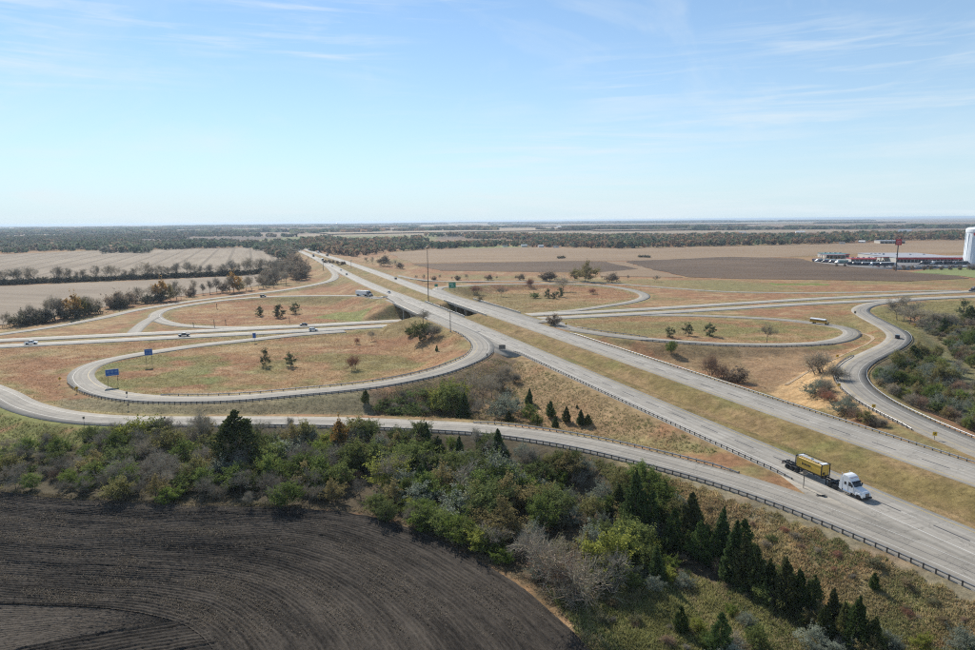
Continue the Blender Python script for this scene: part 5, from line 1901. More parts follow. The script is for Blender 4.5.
def guardrail(rd, off, s0, s1, label, face=1, spacing=1.9, group='steel guardrails'):
    """face: side of the posts on which the beam sits (towards the paving)"""
    if s1 < s0:
        s0, s1 = s1, s0
    n = max(2, int((s1 - s0) / spacing))
    S = np.linspace(s0, s1, n + 1)
    pts = [pt_on(rd, s, off) for s in S]
    o = pts[0][0]
    root = link('guardrail', None, loc=(o[0], o[1], ground_z(o[0], o[1])), label=label, cat='guardrail', group=group)
    oz = root.location.z
    prof = [(.00, .44), (.08, .49), (.08, .55), (.01, .60), (.08, .65), (.08, .71), (.00, .76), (-.012, .76), (-.012, .44)]
    V, F = [], []
    k = len(prof)
    for (p, nn), s in zip(pts, S):
        fl = 0.0
        e = min(s - s0, s1 - s)
        if e < 5:
            fl = -(5 - e) / 5 * .45      # turned-down end
        for a, b in prof:
            q = p[:2] - nn * face * 0 + nn * (-face) * (a + .13)
            V.append((q[0] - o[0], q[1] - o[1], p[2] + b + fl * (b > 0) - oz))
    for i in range(len(S) - 1):
        for j in range(k):
            F.append((i * k + j, i * k + (j + 1) % k, (i + 1) * k + (j + 1) % k, (i + 1) * k + j))
    link('rail_beam', new_mesh('rail_beam', V, F, M['steel']), root)
    for (p, nn), s in zip(pts, S):
        e = min(s - s0, s1 - s)
        fl = -(5 - e) / 5 * .40 if e < 5 else 0
        q = p[:2] + nn * face * .06
        c = link('post', POST, root, loc=(q[0] - o[0], q[1] - o[1], p[2] + fl - oz))
        c.rotation_euler = (0, 0, math.atan2(nn[1], nn[0]))
    return root


def sp(rd, x, y):
    return place_s(rd, x, y)[0]


# B runs left to right: its right hand side is the drone side
guardrail('B', 5.3, sp('B', 238, 423), sp('B', 1070, 615), 'long steel guardrail between entrance ramp and wooded slope', 1)
guardrail('B', -4.7, sp('B', 470, 425), sp('B', 728, 474), 'steel guardrail on the motorway side of the entrance ramp', -1)
guardrail('near', -5.7, sp('near', 792, 478), sp('near', 507, 353), 'steel guardrail along the near carriageway outer edge', -1)
guardrail('C', -5.0, sp('C', 497, 352), sp('C', 62, 384), 'steel guardrail round the outside of the near left loop', -1)
guardrail('C', 5.0, sp('C', 455, 331), sp('C', 158, 396), 'steel guardrail round the inside of the near left loop', 1, 3.8)
guardrail('far', 6.8, sp('far', 575, 333), sp('far', 1040, 485), 'steel guardrail along the far carriageway outer edge', 1)
guardrail('I', 4.6, sp('I', 640, 340), sp('I', 832, 343), 'steel guardrail along the lower side of the right loop', 1, 2.5)
guardrail('I', -4.5, sp('I', 575, 328), sp('I', 645, 338), 'steel guardrail along the upper side of the right loop', -1, 3.8)
guardrail('J', 5.3, sp('J', 868, 357), sp('J', 917, 430), 'steel guardrail on the outer bend of the S-shaped ramp', 1)
guardrail('J', -5.3, sp('J', 905, 331), sp('J', 1060, 480), 'steel guardrail between S-shaped ramp and right thicket', -1)
guardrail('E', -4.4, sp('E', 372, 297), sp('E', 398, 304), 'short steel guardrail beside the white lorry', -1, 3.8)


# ------------------------------------------------------------------ vehicles (x forward, z up, wheels on z = 0)
def paint_mat(name, col, rough=.3, metal=0.0):
    k = 'car_' + name
    if k not in M:
        M[k] = plain(k + '_paint', col, rough, metal, coat=.6, vary=.05, scale=1.5)
    return M[k]


M['glass'] = plain('dark_vehicle_glass', (.018, .022, .026), .06, 0, coat=.3)
M['tyre'] = plain('tyre_rubber', (.018, .018, .019), .85, vary=.2)
M['rim'] = plain('wheel_rim', (.42, .42, .43), .35, .8)
M['chrome'] = plain('polished_metal', (.62, .63, .65), .18, 1.0)
M['lamp'] = plain('lamp_lens', (.75, .75, .72), .15)
M['tail'] = plain('tail_lamp_lens', (.35, .02, .015), .25)
M['black'] = plain('black_plastic', (.02, .02, .022), .6)
M['chassis'] = plain('chassis_steel', (.022, .026, .032), .5, .4, vary=.2)

_wheel = {}


def wheel(root, x, y, r, w, dual=False):
    k = (r, w)
    if k not in _wheel:
        prof = [(r * .62, -w / 2), (r * .93, -w / 2), (r, -w * .32), (r, w * .32), (r * .93, w / 2), (r * .62, w / 2)]
        t = Shape().lathe(prof, 16, axis='y').mesh('tyre', M['tyre'])
        rim = Shape().lathe([(r * .2, -w * .40), (r * .62, -w * .46), (r * .62, w * .46), (r * .2, w * .40)], 12, axis='y').mesh('rim', M['rim'])
        _wheel[k] = (t, rim)
    t, rim = _wheel[k]
    o = link('wheel', t, root, loc=(x, y, r))
    link('rim', rim, o)
    return o


def lamps(root, x, y, z, sx, sy, sz, mat, name):
    for s in (-1, 1):
        Shape().box((x, s * y, z), (sx, sy, sz), bevel=.015).build(name, M[mat], root)


def car(style, colname, col, label, group=None):
    pm = paint_mat(colname, col)
    W = 1.8
    root = link({'sedan': 'car', 'suv': 'suv', 'pickup': 'pickup_truck'}[style], None, label=label, cat={'sedan': 'car', 'suv': 'car', 'pickup': 'pickup truck'}[style], group=group)
    if style == 'sedan':
        body = [(-2.3, .32), (2.2, .30), (2.32, .52), (2.2, .74), (1.05, .92), (-1.55, .98), (-2.25, .95), (-2.36, .6)]
        cab = [(1.15, .90), (.38, 1.40), (-.95, 1.43), (-1.75, .96)]
        roof = (-.30, 1.43, 1.35)
        r = .33
        wx = (1.4, -1.4)
    elif style == 'suv':
        W = 1.92
        body = [(-2.35, .40), (2.3, .38), (2.42, .62), (2.32, .95), (1.1, 1.12), (-2.2, 1.16), (-2.42, .75)]
        cab = [(1.2, 1.08), (.55, 1.68), (-1.95, 1.72), (-2.25, 1.14)]
        roof = (-.70, 1.72, 2.4)
        r = .38
        wx = (1.45, -1.45)
    else:
        W = 2.0
        body = [(-2.9, .52), (2.75, .48), (2.88, .75), (2.75, 1.08), (1.3, 1.2), (-2.85, 1.18), (-2.95, .8)]
        cab = [(1.35, 1.16), (.75, 1.80), (-.75, 1.82), (-.95, 1.16)]
        roof = (0.0, 1.82, 1.5)
        r = .42
        wx = (1.85, -1.75)
    b = Shape().prism([(x, z) for x, z in body], -W / 2, W / 2, axis='y', bevel=.07).build('body', pm, root)
    g = Shape().prism([(x, z) for x, z in cab], -W / 2 + .12, W / 2 - .12, axis='y', bevel=.05).build('windows', M['glass'], root)
    rf = Shape().box((roof[0], 0, roof[1] + .01), (roof[2], W - .34, .06), bevel=.025)
    rf.build('roof', pm, root)
    pl = Shape()
    for s in (-1, 1):
        y = s * (W / 2 - .13)
        pl.tube((cab[0][0], y, cab[0][1]), (cab[1][0], y, cab[1][1]), .045, seg=6)
        pl.tube((cab[3][0], y, cab[3][1]), (cab[2][0], y, cab[2][1]), .06, seg=6)
        xm = (cab[1][0] + cab[2][0]) / 2
        pl.tube((xm, y, cab[1][1]), (xm - .05, y, cab[0][1]), .045, seg=6)
    pl.build('pillars', pm, root)
    if style == 'pickup':
        Shape().box((-1.95, 0, 1.19), (1.7, 1.6, .05)).build('bed_floor', M['black'], root)
        for s in (-1, 1):
            Shape().box((-1.9, s * .9, 1.25), (1.85, .12, .14), bevel=.02).build('bed_rail', pm, root)
    x_f = max(p[0] for p in body)
    x_r = min(p[0] for p in body)
    zl = body[2][1] + .1
    lamps(root, x_f - .07, W / 2 - .3, zl, .12, .38, .14, 'lamp', 'headlight')
    lamps(root, x_r + .06, W / 2 - .22, zl + .12, .10, .28, .16, 'tail', 'tail_lamp')
    Shape().box((x_f - .02, 0, body[1][1] + .1), (.10, W * .8, .16), bevel=.02).build('bumper', M['black'], root)
    for s in (-1, 1):
        m_ = Shape().box((cab[0][0] - .15, s * (W / 2 + .08), cab[0][1] + .08), (.12, .2, .14), bevel=.02).build('mirror', pm, root)
        for x in wx:
            wheel(root, x, s * (W / 2 - .08), r, .24)
    return root


def put_on(root, rd, px, py, off=None, rev=False, s=None):
    """stand a vehicle on a road at the given spot, aligned with it"""
    if s is None:
        s, o2 = place_s(rd, px, py)
        off = o2 if off is None else off
    p, n = pt_on(rd, s, off, .02)
    a, b = pt_on(rd, s - 3, off)[0], pt_on(rd, s + 3, off)[0]
    d = b - a
    if rev:
        d = -d
    root.location = [float(v) for v in p]
    root.rotation_euler = (0, -math.atan2(d[2], math.hypot(d[0], d[1])), math.atan2(d[1], d[0]))
    return root


def tractor(root, x0, pm, sleeper=True):
    """conventional tractor, nose at x0"""
    hood = [(x0 - 2.05, .85), (x0 - .15, .62), (x0, .75), (x0 - .02, 1.35), (x0 - .35, 1.72), (x0 - 2.1, 2.02)]
    cabp = [(x0 - 4.7, .95), (x0 - 1.95, .75), (x0 - 2.0, 2.02), (x0 - 2.75, 3.0), (x0 - 3.2, 3.72), (x0 - 3.8, 3.95), (x0 - 4.7, 3.98)]
    c = Shape().prism([(a, b) for a, b in cabp], -1.18, 1.18, axis='y', bevel=.13).build('cab', pm, root)
    h = Shape().prism([(a, b) for a, b in hood], -.92, .92, axis='y', bevel=.15).build('hood', pm, root)
    # windscreen lies on the sloped front of the cab
    Shape().prism([(x0 - 2.02, 2.06), (x0 - 2.70, 2.96), (x0 - 2.75, 2.94), (x0 - 2.12, 2.04)], -1.04, 1.04, axis='y').build('windscreen', M['glass'], c)
    for s in (-1, 1):
        Shape().prism([(x0 - 2.25, 2.05), (x0 - 2.85, 2.80), (x0 - 3.25, 2.82), (x0 - 3.25, 2.0)], s * 1.165, s * 1.195, axis='y').build('side_window', M['glass'], c)
        Shape().box((x0 - 4.0, s * 1.19, 2.3), (.5, .03, .6), bevel=.01).build('sleeper_window', M['glass'], c)
        Shape().box((x0 - 2.35, s * 1.42, 2.3), (.16, .22, .62), bevel=.03).box((x0 - 2.4, s * 1.3, 2.55), (.06, .3, .05)).build('mirror', M['black'], c)
        f = Shape().prism([(x0 - 1.85, .72), (x0 - 1.75, 1.18), (x0 - 1.35, 1.36), (x0 - .65, 1.3), (x0 - .2, 1.05), (x0 - .1, .62), (x0 - .45, .62), (x0 - .62, .98), (x0 - 1.4, .98), (x0 - 1.55, .68)], s * .9, s * 1.2, axis='y', bevel=.04).build('fender', pm, h)
        Shape().box((x0 - .14, s * .95, 1.05), (.12, .36, .24), bevel=.04).build('headlight', M['lamp'], h)
        Shape().tube((x0 - 4.4, s * .95, .72), (x0 - 2.6, s * .95, .72), .34, seg=14).build('fuel_tank', M['chrome'], root)
        Shape().prism([(x0 - 5.4, .9), (x0 - 4.7, .6), (x0 - 4.7, 3.5), (x0 - 5.1, 3.4)], s * 1.12, s * 1.2, axis='y').build('side_fairing', pm, root)
        Shape().box((x0 - 3.0, s * 1.08, .42), (1.0, .3, .12)).build('step', M['black'], root)
    for s in (-1, 1):
        Shape().tube((x0 - 5.0, s * 1.0, .9), (x0 - 5.0, s * 1.0, 4.1), .09, seg=8).build('exhaust_stack', M['chrome'], root)
        Shape().box((x0 - 3.32, s * 1.19, 1.75), (.04, .02, 2.0)).box((x0 - 2.15, s * 1.19, 1.45), (.04, .02, 1.3)).build('door_seam', M['black'], c)
        Shape().box((x0 - 3.15, s * 1.2, 1.75), (.22, .04, .06)).build('door_handle', M['chrome'], c)
    for k in range(5):
        Shape().box((x0 - 3.05, -.8 + .4 * k, 3.56), (.12, .12, .06)).build('marker_lamp', M['tail'], c)
    Shape().prism([(x0 - 2.6, 3.02), (x0 - 2.3, 2.86), (x0 - 2.3, 2.82), (x0 - 2.66, 2.94)], -1.1, 1.1, axis='y').build('sun_visor', M['black'], c)
    g = Shape().box((x0 + .005, 0, 1.12), (.06, .95, .72), bevel=.03).build('grille', M['black'], h)
    for i in range(5):
        Shape().box((x0 + .045, 0, .86 + i * .13), (.03, .9, .035)).build('grille_bar', M['chrome'], g)
    Shape().box((x0 + .02, 0, .52), (.28, 2.3, .34), bevel=.06).build('bumper', M['black'], root)
    Shape().box((x0 - 4.9, 0, .78), (7.0, .26, .24)).box((x0 - 6.6, .42, .82), (3.6, .1, .26)).box((x0 - 6.6, -.42, .82), (3.6, .1, .26)).box((x0 - 7.0, 0, 1.08), (1.0, .9, .12), bevel=.03).build('frame', M['chassis'], root)
    for s in (-1, 1):
        wheel(root, x0 - 1.05, s * 1.02, .5, .32)
        for xx in (x0 - 6.25, x0 - 7.6):
            wheel(root, xx, s * .92, .5, .56)


def tank_truck():
    pm = paint_mat('white', (.78, .79, .80))
    root = link('semi_truck', None, label='white sleeper-cab lorry hauling a yellow tank container on the near carriageway', cat='truck')
    x0 = 10.5
    tractor(root, x0, pm)
    # container chassis
    ch = Shape()
    for s in (-1, 1):
        ch.box((-2.9, s * .48, 1.12), (13.2, .14, .30))
    for x in (-9.2, -7, -5, -3, -1, 1, 3.2):
        ch.box((x, 0, 1.14), (.16, 2.3, .18))
    ch.box((3.2, 0, 1.16), (.4, 2.4, .3))
    ch.build('trailer_chassis', M['chassis'], root)
    for s in (-1, 1):
        for xx in (-7.9, -6.6):
            wheel(root, xx, s * .92, .5, .56)
        wheel(root, -5.3, s * .92, .5, .56)
        Shape().box((-6.7, s * 1.0, 1.06), (4.2, .5, .04)).build('mudguard', M['black'], root)
        lg = Shape().box((-.2 + 2.0, s * .75, .62), (.16, .16, .8)).box((1.8, s * .75, .2), (.34, .3, .06)).build('landing_leg', M['chassis'], root)
        Shape().box((-9.35, s * .8, .9), (.06, .4, .16)).build('tail_lamp', M['tail'], root)
    Shape().box((-9.4, 0, .6), (.1, 2.2, .14)).build('rear_bumper', M['chassis'], root)
    # tank container: yellow shell in a dark steel frame
    yl = plain('yellow_tank_paint', (.56, .36, .055), .4, coat=.3, vary=.12, scale=1.2)
    xa, xb = -5.6, .9
    z0, z1 = 1.34, 3.92
    prof = [(-1.12, z0 + .25), (-.9, z0 + .1), (.9, z0 + .1), (1.12, z0 + .25), (1.16, (z0 + z1) / 2), (1.08, z1 - .32), (.85, z1 - .16), (-.85, z1 - .16), (-1.08, z1 - .32), (-1.16, (z0 + z1) / 2)]
    tk = Shape().prism(prof, xa + .12, xb - .12, axis='x', bevel=.08).build('tank', yl, root)
    fr = Shape()
    for x in (xa, xb):
        for s in (-1, 1):
            fr.box((x, s * 1.17, (z0 + z1) / 2), (.17, .13, z1 - z0))
        fr.box((x, 0, z1 - .06), (.16, 2.4, .13)).box((x, 0, z0 + .08), (.16, 2.4, .16))
    for s in (-1, 1):
        fr.box(((xa + xb) / 2, s * 1.17, z0 + .06), (xb - xa, .12, .12))
        fr.box(((xa + xb) / 2, s * 1.17, z1 - .05), (xb - xa, .09, .09))
    fr.build('container_frame', M['chassis'], root)
    gr = plain('grey_walkway', (.42, .42, .42), .6, .3, vary=.3, scale=2)
    Shape().box(((xa + xb) / 2, 0, z1 - .09), (xb - xa - .4, .95, .05)).box((xa + 1.0, .55, z1 - .06), (.7, .4, .06)).box((-1.0, -.5, z1 - .06), (.9, .4, .06)).build('walkway', gr, tk)
    Shape().lathe([(.3, 0), (.3, .16), (.22, .2)], 14, c=(-2.6, 0, z1 - .08)).build('manhole', M['chrome'], tk)
    Shape().box((.55, 0, z1 - .05), (.9, 1.6, .04)).box((-5.4, 0, z1 - .05), (.6, 1.5, .04)).build('white_panel', paint_mat('white', (.78, .79, .80)), tk)
    # dark lettering patch on the side, too small to read in the picture
    for s in (-1, 1):
        lt = Shape()
        for i in range(7):
            lt.box((-3.9 + i * .33 * 1.0, s * 1.165, 2.62), (.22, .03, .42 if i else .6))
        lt.build('lettering', M['black'], tk)
    Shape().box((xb - .05, -.35, z0 + .62), (.1, .55, .42), bevel=.02).build('placard', M['black'], tk)
    s = place_s('near', 825, 480)[0]
    R = ROADS['near']
    P0 = main_at(93.3, 111.9)
    i = int(np.argmin(np.hypot(R['P'][:, 0] - P0[0], R['P'][:, 1] - P0[1])))
    put_on(root, 'near', 0, 0, off=-.9, rev=True, s=float(R['s'][i]))
    return root


tank_truck()


def box_lorry(label, colname, col, trailer=(.72, .73, .75), group=None, cabc=None, long=14.0):
    root = link('semi_truck', None, label=label, cat='truck', group=group)
    x0 = 10.3
    tractor(root, x0, paint_mat(colname, col))
    tm = paint_mat('trailer_%d' % int(trailer[0] * 100 + trailer[2] * 10), trailer)
    xb = 5.2
    xa = xb - long
    Shape().box(((xa + xb) / 2, 0, 2.65), (long, 2.55, 2.75), bevel=.06).build('trailer_box', tm, root)
    Shape().box(((xa + xb) / 2 - .6, 0, 1.12), (long - 2.4, 1.1, .28)).box((xa + .1, 0, .6), (.1, 2.2, .14)).build('trailer_chassis', M['chassis'], root)
    for s in (-1, 1):
        for xx in (xa + 1.4, xa + 2.7):
            wheel(root, xx, s * .92, .5, .56)
        Shape().box(((xa + xb) / 2 - .3, s * 1.18, .85), (5.5, .05, .75)).build('side_skirt', tm, root)
        Shape().box((xa - .02, s * .9, 1.1), (.05, .4, .18)).build('tail_lamp', M['tail'], root)
        Shape().box((xb - 1.9, s * .8, .6), (.16, .16, 1.0)).build('landing_leg', M['chassis'], root)
    return root


put_on(box_lorry('white box lorry on the curved ramp just before the overpass', 'grey', (.25, .27, .30), (.86, .86, .86)), 'E', 364, 296.0, off=.8, rev=True)
put_on(box_lorry('dark purple lorry cut off by the right edge on the cross highway', 'navy', (.03, .03, .06), (.06, .045, .10)), 'xf', 981, 291.3, off=0, rev=True)


def school_bus():
    ym = plain('school_bus_yellow', (.58, .33, .04), .4, coat=.3, vary=.06)
    wm = paint_mat('white', (.78, .79, .80))
    root = link('school_bus', None, label='yellow school bus with white roof rounding the right loop', cat='bus')
    body = [(-1.2, .75), (1.2, .75), (1.22, 2.5), (1.05, 2.9), (.6, 3.08), (-.6, 3.08), (-1.05, 2.9), (-1.22, 2.5)]
    b = Shape().prism(body, -6.0, 4.0, axis='x', bevel=.05).build('body', ym, root)
    Shape().prism([(-1.235, 2.52), (-1.07, 2.92), (-.62, 3.12), (.62, 3.12), (1.07, 2.92), (1.235, 2.52)], -6.02, 4.02, axis='x', bevel=.02).build('roof', wm, root)
    hd = Shape().prism([(4.0, .7), (5.7, .7), (5.75, 1.3), (5.5, 1.62), (4.0, 1.8)], -.95, .95, axis='y', bevel=.12).build('hood', ym, root)
    Shape().box((5.76, 0, 1.1), (.05, 1.0, .5)).build('grille', M['black'], hd)
    Shape().prism([(4.02, 1.85), (4.06, 1.85), (3.98, 2.8), (3.94, 2.8)], -1.05, 1.05, axis='y').build('windscreen', M['glass'], b)
    for s in (-1, 1):
        for i in range(11):
            Shape().box((3.3 - i * .85, s * 1.215, 2.2), (.66, .03, .55)).build('window', M['glass'], b)
        for z in (1.1, 1.5, 1.85):
            Shape().box((-1.2, s * 1.215, z), (9.5, .03, .06)).build('rub_rail', M['black'], b)
        wheel(root, 4.6, s * 1.0, .5, .3)
        wheel(root, -3.6, s * .95, .5, .5)
        Shape().box((5.72, s * .75, 1.15), (.08, .26, .22), bevel=.02).build('headlight', M['lamp'], hd)
        Shape().box((-6.02, s * .9, 1.5), (.06, .22, .22)).build('tail_lamp', M['tail'], b)
    Shape().box((-6.05, 0, .8), (.14, 2.4, .25)).build('bumper', M['black'], root)
    Shape().box((5.85, 0, .72), (.14, 2.3, .28)).build('bumper', M['black'], root)
    Shape().box((-6.02, 0, 2.3), (.04, 1.6, .7)).build('rear_window', M['glass'], b)
    return root


bus_ = put_on(school_bus(), 'I', 817, 324.2, off=-.6, rev=True)
bus_.scale = (.88, .94, .98)

for st, cn, cl, rd, x, y, off, rev, lb in (
        ('pickup', 'white', (.78, .79, .80), 'xn', 34, 344.6, -1.9, False, 'white pickup truck on the cross highway at far left'),
        ('pickup', 'slate', (.09, .10, .12), 'xn', 186, 337.3, -1.9, True, 'dark grey pickup truck on the cross highway above the near left loop'),
        ('sedan', 'navy', (.03, .03, .06), 'xf', 300, 323.5, -2.0, True, 'dark blue car on the westbound cross highway left of the overpass'),
        ('suv', 'white', (.78, .79, .80), 'xn', 311, 334.2, 1.9, False, 'white car with dark glass on the cross highway left of the overpass'),
        ('suv', 'black', (.02, .02, .024), 'E', 262, 298.0, .5, True, 'black car on the far left loop ramp'),
        ('sedan', 'silver', (.42, .44, .47), 'near', 388, 293.3, -1.2, True, 'silver car on the near carriageway beside the white lorry'),
        ('suv', 'black', (.02, .02, .024), 'far', 392.8, 279.2, 1.2, False, 'black car on the far carriageway beyond the overpass'),
        ('suv', 'black', (.02, .02, .024), 'J', 898.5, 338.6, .6, True, 'black car on the bend of the S-shaped ramp'),
        ('suv', 'slate', (.09, .10, .12), 'near', 343.5, 275.2, -2.5, True, 'dark car at the far left exit ramp nose'),
        ('sedan', 'silver', (.42, .44, .47), 'near', 338.8, 270.6, .5, True, 'grey car just beyond the far exit ramp nose'),
        ('sedan', 'white', (.78, .79, .80), 'near', 331, 266.6, -1, True, 'white car far up the near carriageway')):
    put_on(car(st, cn, cl, lb, 'cars on the roads'), rd, x, y, off, rev)
for i, (rd, x, y, off, rev, tc) in enumerate((('near', 312.5, 256.6, .5, True, (.06, .06, .08)), ('far', 325.5, 256, 1, False, (.05, .05, .06)), ('far', 308, 250.3, 1, False, (.76, .76, .77)), ('near', 321, 261, .5, True, (.76, .76, .77)), ('far', 316.5, 253.2, 1, False, (.7, .7, .72)), ('near', 299, 250.6, .5, True, (.76, .76, .77)))):
    put_on(box_lorry(('dark box lorry nearest on the far stretch of near carriageway', 'dark box lorry on the far carriageway near the woods', 'white box lorry farthest up the far carriageway', 'white box lorry behind the dark one up the near carriageway', 'pale box lorry in the middle of the far carriageway line', 'white box lorry farthest up the near carriageway')[i],
                     'slate', (.09, .10, .12), tc, 'lorries far along the motorway'), rd, x, y, off, rev)

# ------------------------------------------------------------------ signs, poles, debris
M['blue'] = plain('blue_sign_sheeting', (.012, .095, .36), .4, vary=.06)
M['signgreen'] = plain('green_sign_sheeting', (.012, .22, .13), .4, vary=.06)
M['yellow'] = plain('yellow_sign_sheeting', (.68, .42, .02), .45, vary=.06)
M['signwhite'] = plain('white_sign_legend', (.75, .76, .76), .45)
M['signpale'] = plain('faded_logo_panels', (.10, .20, .40), .5, vary=.3)
M['alu'] = plain('sign_back_aluminium', (.20, .17, .14), .6, .3, vary=.2)
M['red'] = plain('red_sign_face', (.50, .025, .03), .45, vary=.08)


def face_drone(g):
    return math.atan2(-g[0], g[1])


def panel_sign(name, x, ybase, ytop, wpx, hpx, mat, label, posts=2, legend=None, rot=None, border=True):
    """post-mounted panel standing on the land; sizes from the sight lines"""
    g = on_land(x, ybase)
    d = math.hypot(g[0], g[1])
    k = math.hypot(d, CAM_H) / FPX
    H = height_for(g, ytop)
    w, h = wpx * k, hpx * k
    root = link(name, None, loc=g, rotz=face_drone(g) + (rot or 0), label=label, cat='sign')
    pn = Shape().box((0, 0, H - h / 2), (w, .08, h), bevel=.01).build('panel', M[mat], root)
    if border:
        bd = Shape()
        for s in (-1, 1):
            bd.box((s * (w / 2 - .1), -.046, H - h / 2), (.06, .012, h - .14)).box((0, -.046, H - h / 2 + s * (h / 2 - .1)), (w - .14, .012, .06))
        bd.build('border', M['signwhite'], pn)
    if legend:
        lg = Shape()
        for i, (cx, cz, lw, lh) in enumerate(legend):
            lg.box((cx * w, -.048, H - h / 2 + cz * h), (lw * w, .012, lh * h))
        lg.build('legend', M['signpale'] if mat == 'blue' else M['signwhite'], pn)
    xs_ = [0] if posts == 1 else [-w * .36, w * .36]
    for px in xs_:
        Shape().box((px, .1, (H - .1) / 2 - .2), (.13 if posts > 1 else .1, .13, H + .3)).build('post', M['dark_steel'], root)
    return root


panel_sign('road_sign', 113.4, 385.6, 369.2, 10.2, 5.8, 'blue', 'larger blue service sign on two posts inside the near left loop', legend=[(-.3, .12, .2, .3), (.0, .12, .2, .3), (.3, .12, .2, .3), (0, -.3, .6, .12)])
panel_sign('road_sign', 149.6, 365.6, 349, 6.4, 5.8, 'blue', 'smaller blue service sign on two posts inside the near left loop', legend=[(0, .25, .6, .14), (-.2, -.15, .28, .3), (.2, -.15, .28, .3)])
panel_sign('road_sign', 254.7, 342.5, 333, 3.0, 5, 'blue', 'narrow blue sign on one post beside the cross highway', posts=1)
panel_sign('road_sign', 452.4, 291.5, 282.4, 7, 5.6, 'signgreen', 'green exit sign beyond the far carriageway', legend=[(-.1, .2, .5, .09), (0, -.12, .4, .09)])
panel_sign('road_sign', 436.2, 289, 284, 3.2, 2.6, 'signgreen', 'small green sign left of the green exit sign', legend=None)
panel_sign('road_sign', 502.2, 351.0, 344.8, 6.4, 4.3, 'alu', 'bare back of the exit gore sign where the loop leaves', border=False)
panel_sign('road_sign', 803.6, 488.5, 470.6, 3.2, 3.4, 'alu', 'merge sign seen from behind at the grass tip beside the lorry', posts=1, border=False, rot=.5)
for x, yb, yt, w in ((77, 393, 386.4, 'on the outer bend of the near left loop'), (60.2, 383.5, 377, 'at the start of the near left loop guardrail'), (838.6, 389, 383, 'beside the tightest bend of the S-shaped ramp'), (873.3, 411, 404, 'in the middle of the lower S-shaped ramp'), (934.3, 440, 431.5, 'at the lower end of the S-shaped ramp'), (837, 360.5, 354.4, 'above the tan bank at the S-shaped ramp'), (566, 328, 322.6, 'beside the merge of the right loop'), (914.5, 328.5, 323.5, 'on the upper bend of the S-shaped ramp')):
    g = on_land(x, yb)
    H = max(1.7, height_for(g, yt))
    r_ = link('warning_sign', None, loc=g, rotz=face_drone(g) + .25, label='small yellow warning sign ' + w, cat='sign', group='yellow warning signs')
    pz = Shape().box((0, 0, H - .6), (.95, .05, .95), rot=Matrix.Rotation(math.pi / 4, 3, 'Y') if x < 700 else None).build('panel', M['yellow'], r_)
    Shape().box((0, -.035, H - .6), (.16, .02, .5), rot=Matrix.Rotation(.6, 3, 'Y')).box((.1, -.035, H - .38), (.34, .02, .12)).build('arrow', M['black'], pz)
    Shape().box((0, .05, H / 2 - .3), (.08, .08, H)).build('post', M['dark_steel'], r_)
for x, yb, yt, w in ((84.6, 427.5, 416.5, 'beside the entrance ramp at the left'), (127, 396.5, 391.5, 'inside the near left loop below the blue signs'), (128.5, 409, 403.5, 'below the near left loop guardrail'), (487, 357, 353.4, 'at the loop ramp exit gore'), (165, 423.5, 416.5, 'beside the entrance ramp left of the thin tree'), (861, 338, 334.4, 'beside the right loop bend'), (855, 315, 311, 'beside the upper S-shaped ramp')):
    panel_sign('marker_sign', x, yb, yt, 1.6, 2.2, 'alu', 'small dark marker sign ' + w, posts=1, border=False)


def pole(x, yb, yt, label, head=True, r=.18, name='light_mast', arm=0.0, hm=None):
    g = on_land(x, yb)
    H = hm or height_for(g, yt)
    root = link(name, None, loc=g, rotz=face_drone(g), label=label, cat='pole')
    Shape().tube((0, 0, -.3), (0, 0, H), r, r * .6, seg=10).build('shaft', M['dark_steel'], root)
    Shape().lathe([(r * 2, -.1), (r * 2, .35), (r * 1.2, .45)], 10).build('base', M['bridge'], root)
    if head:
        hd = Shape().lathe([(r * 1.1, H - .4), (r * 3.2, H - .2), (r * 3.2, H), (r, H + .25)], 10).build('lamp_ring', M['dark_steel'], root)
        for k in range(6):
            a = k * math.pi / 3
            Shape().lathe([(.12, -.2), (.34, -.1), (.2, .25)], 8, c=(math.cos(a) * .95, math.sin(a) * .95, H - .25)).build('lamp', M['alu'], hd)
    if arm:
        Shape().box((0, 0, H + .12), (arm, .5, .34), bevel=.04).build('sign_box', M['alu'], root)
    return root


pole(428.5, 301.5, 247, 'very tall high-mast light pole between the carriageways', r=.32)
pole(450.5, 332, 311.5, 'dark steel pole with a flat head beside the overpass', head=False, r=.22, arm=2.8, name='sign_pole')
pole(351.4, 269.2, 260, 'tall light pole far along the motorway median', r=.3)
pole(323.4, 270.5, 261.5, 'tall light pole beside the far left exit ramp', r=.3)
for x, yb, yt in ((193.5, 326.4, 322), (214.5, 326.8, 320), (225.8, 325, 319.5), (217, 309, 303.4), (289.6, 322.5, 317.5)):
    g = on_land(x, yb)
    H = height_for(g, yt)
    r_ = link('delineator_post', None, loc=g, label='thin dark post standing in the far left loop, ' + {193.5: 'nearest its left end', 214.5: 'tallest of three', 225.8: 'third from its left end', 217: 'near its upper edge', 289.6: 'by the dark blue car'}[x], cat='post', group='posts in the far left loop')
    Shape().box((0, 0, H / 2), (.3, .2, H)).build('shaft', M['post'], r_)
    Shape().box((0, -.1, H - .25), (.5, .04, .5)).build('plate', M['alu'], r_)
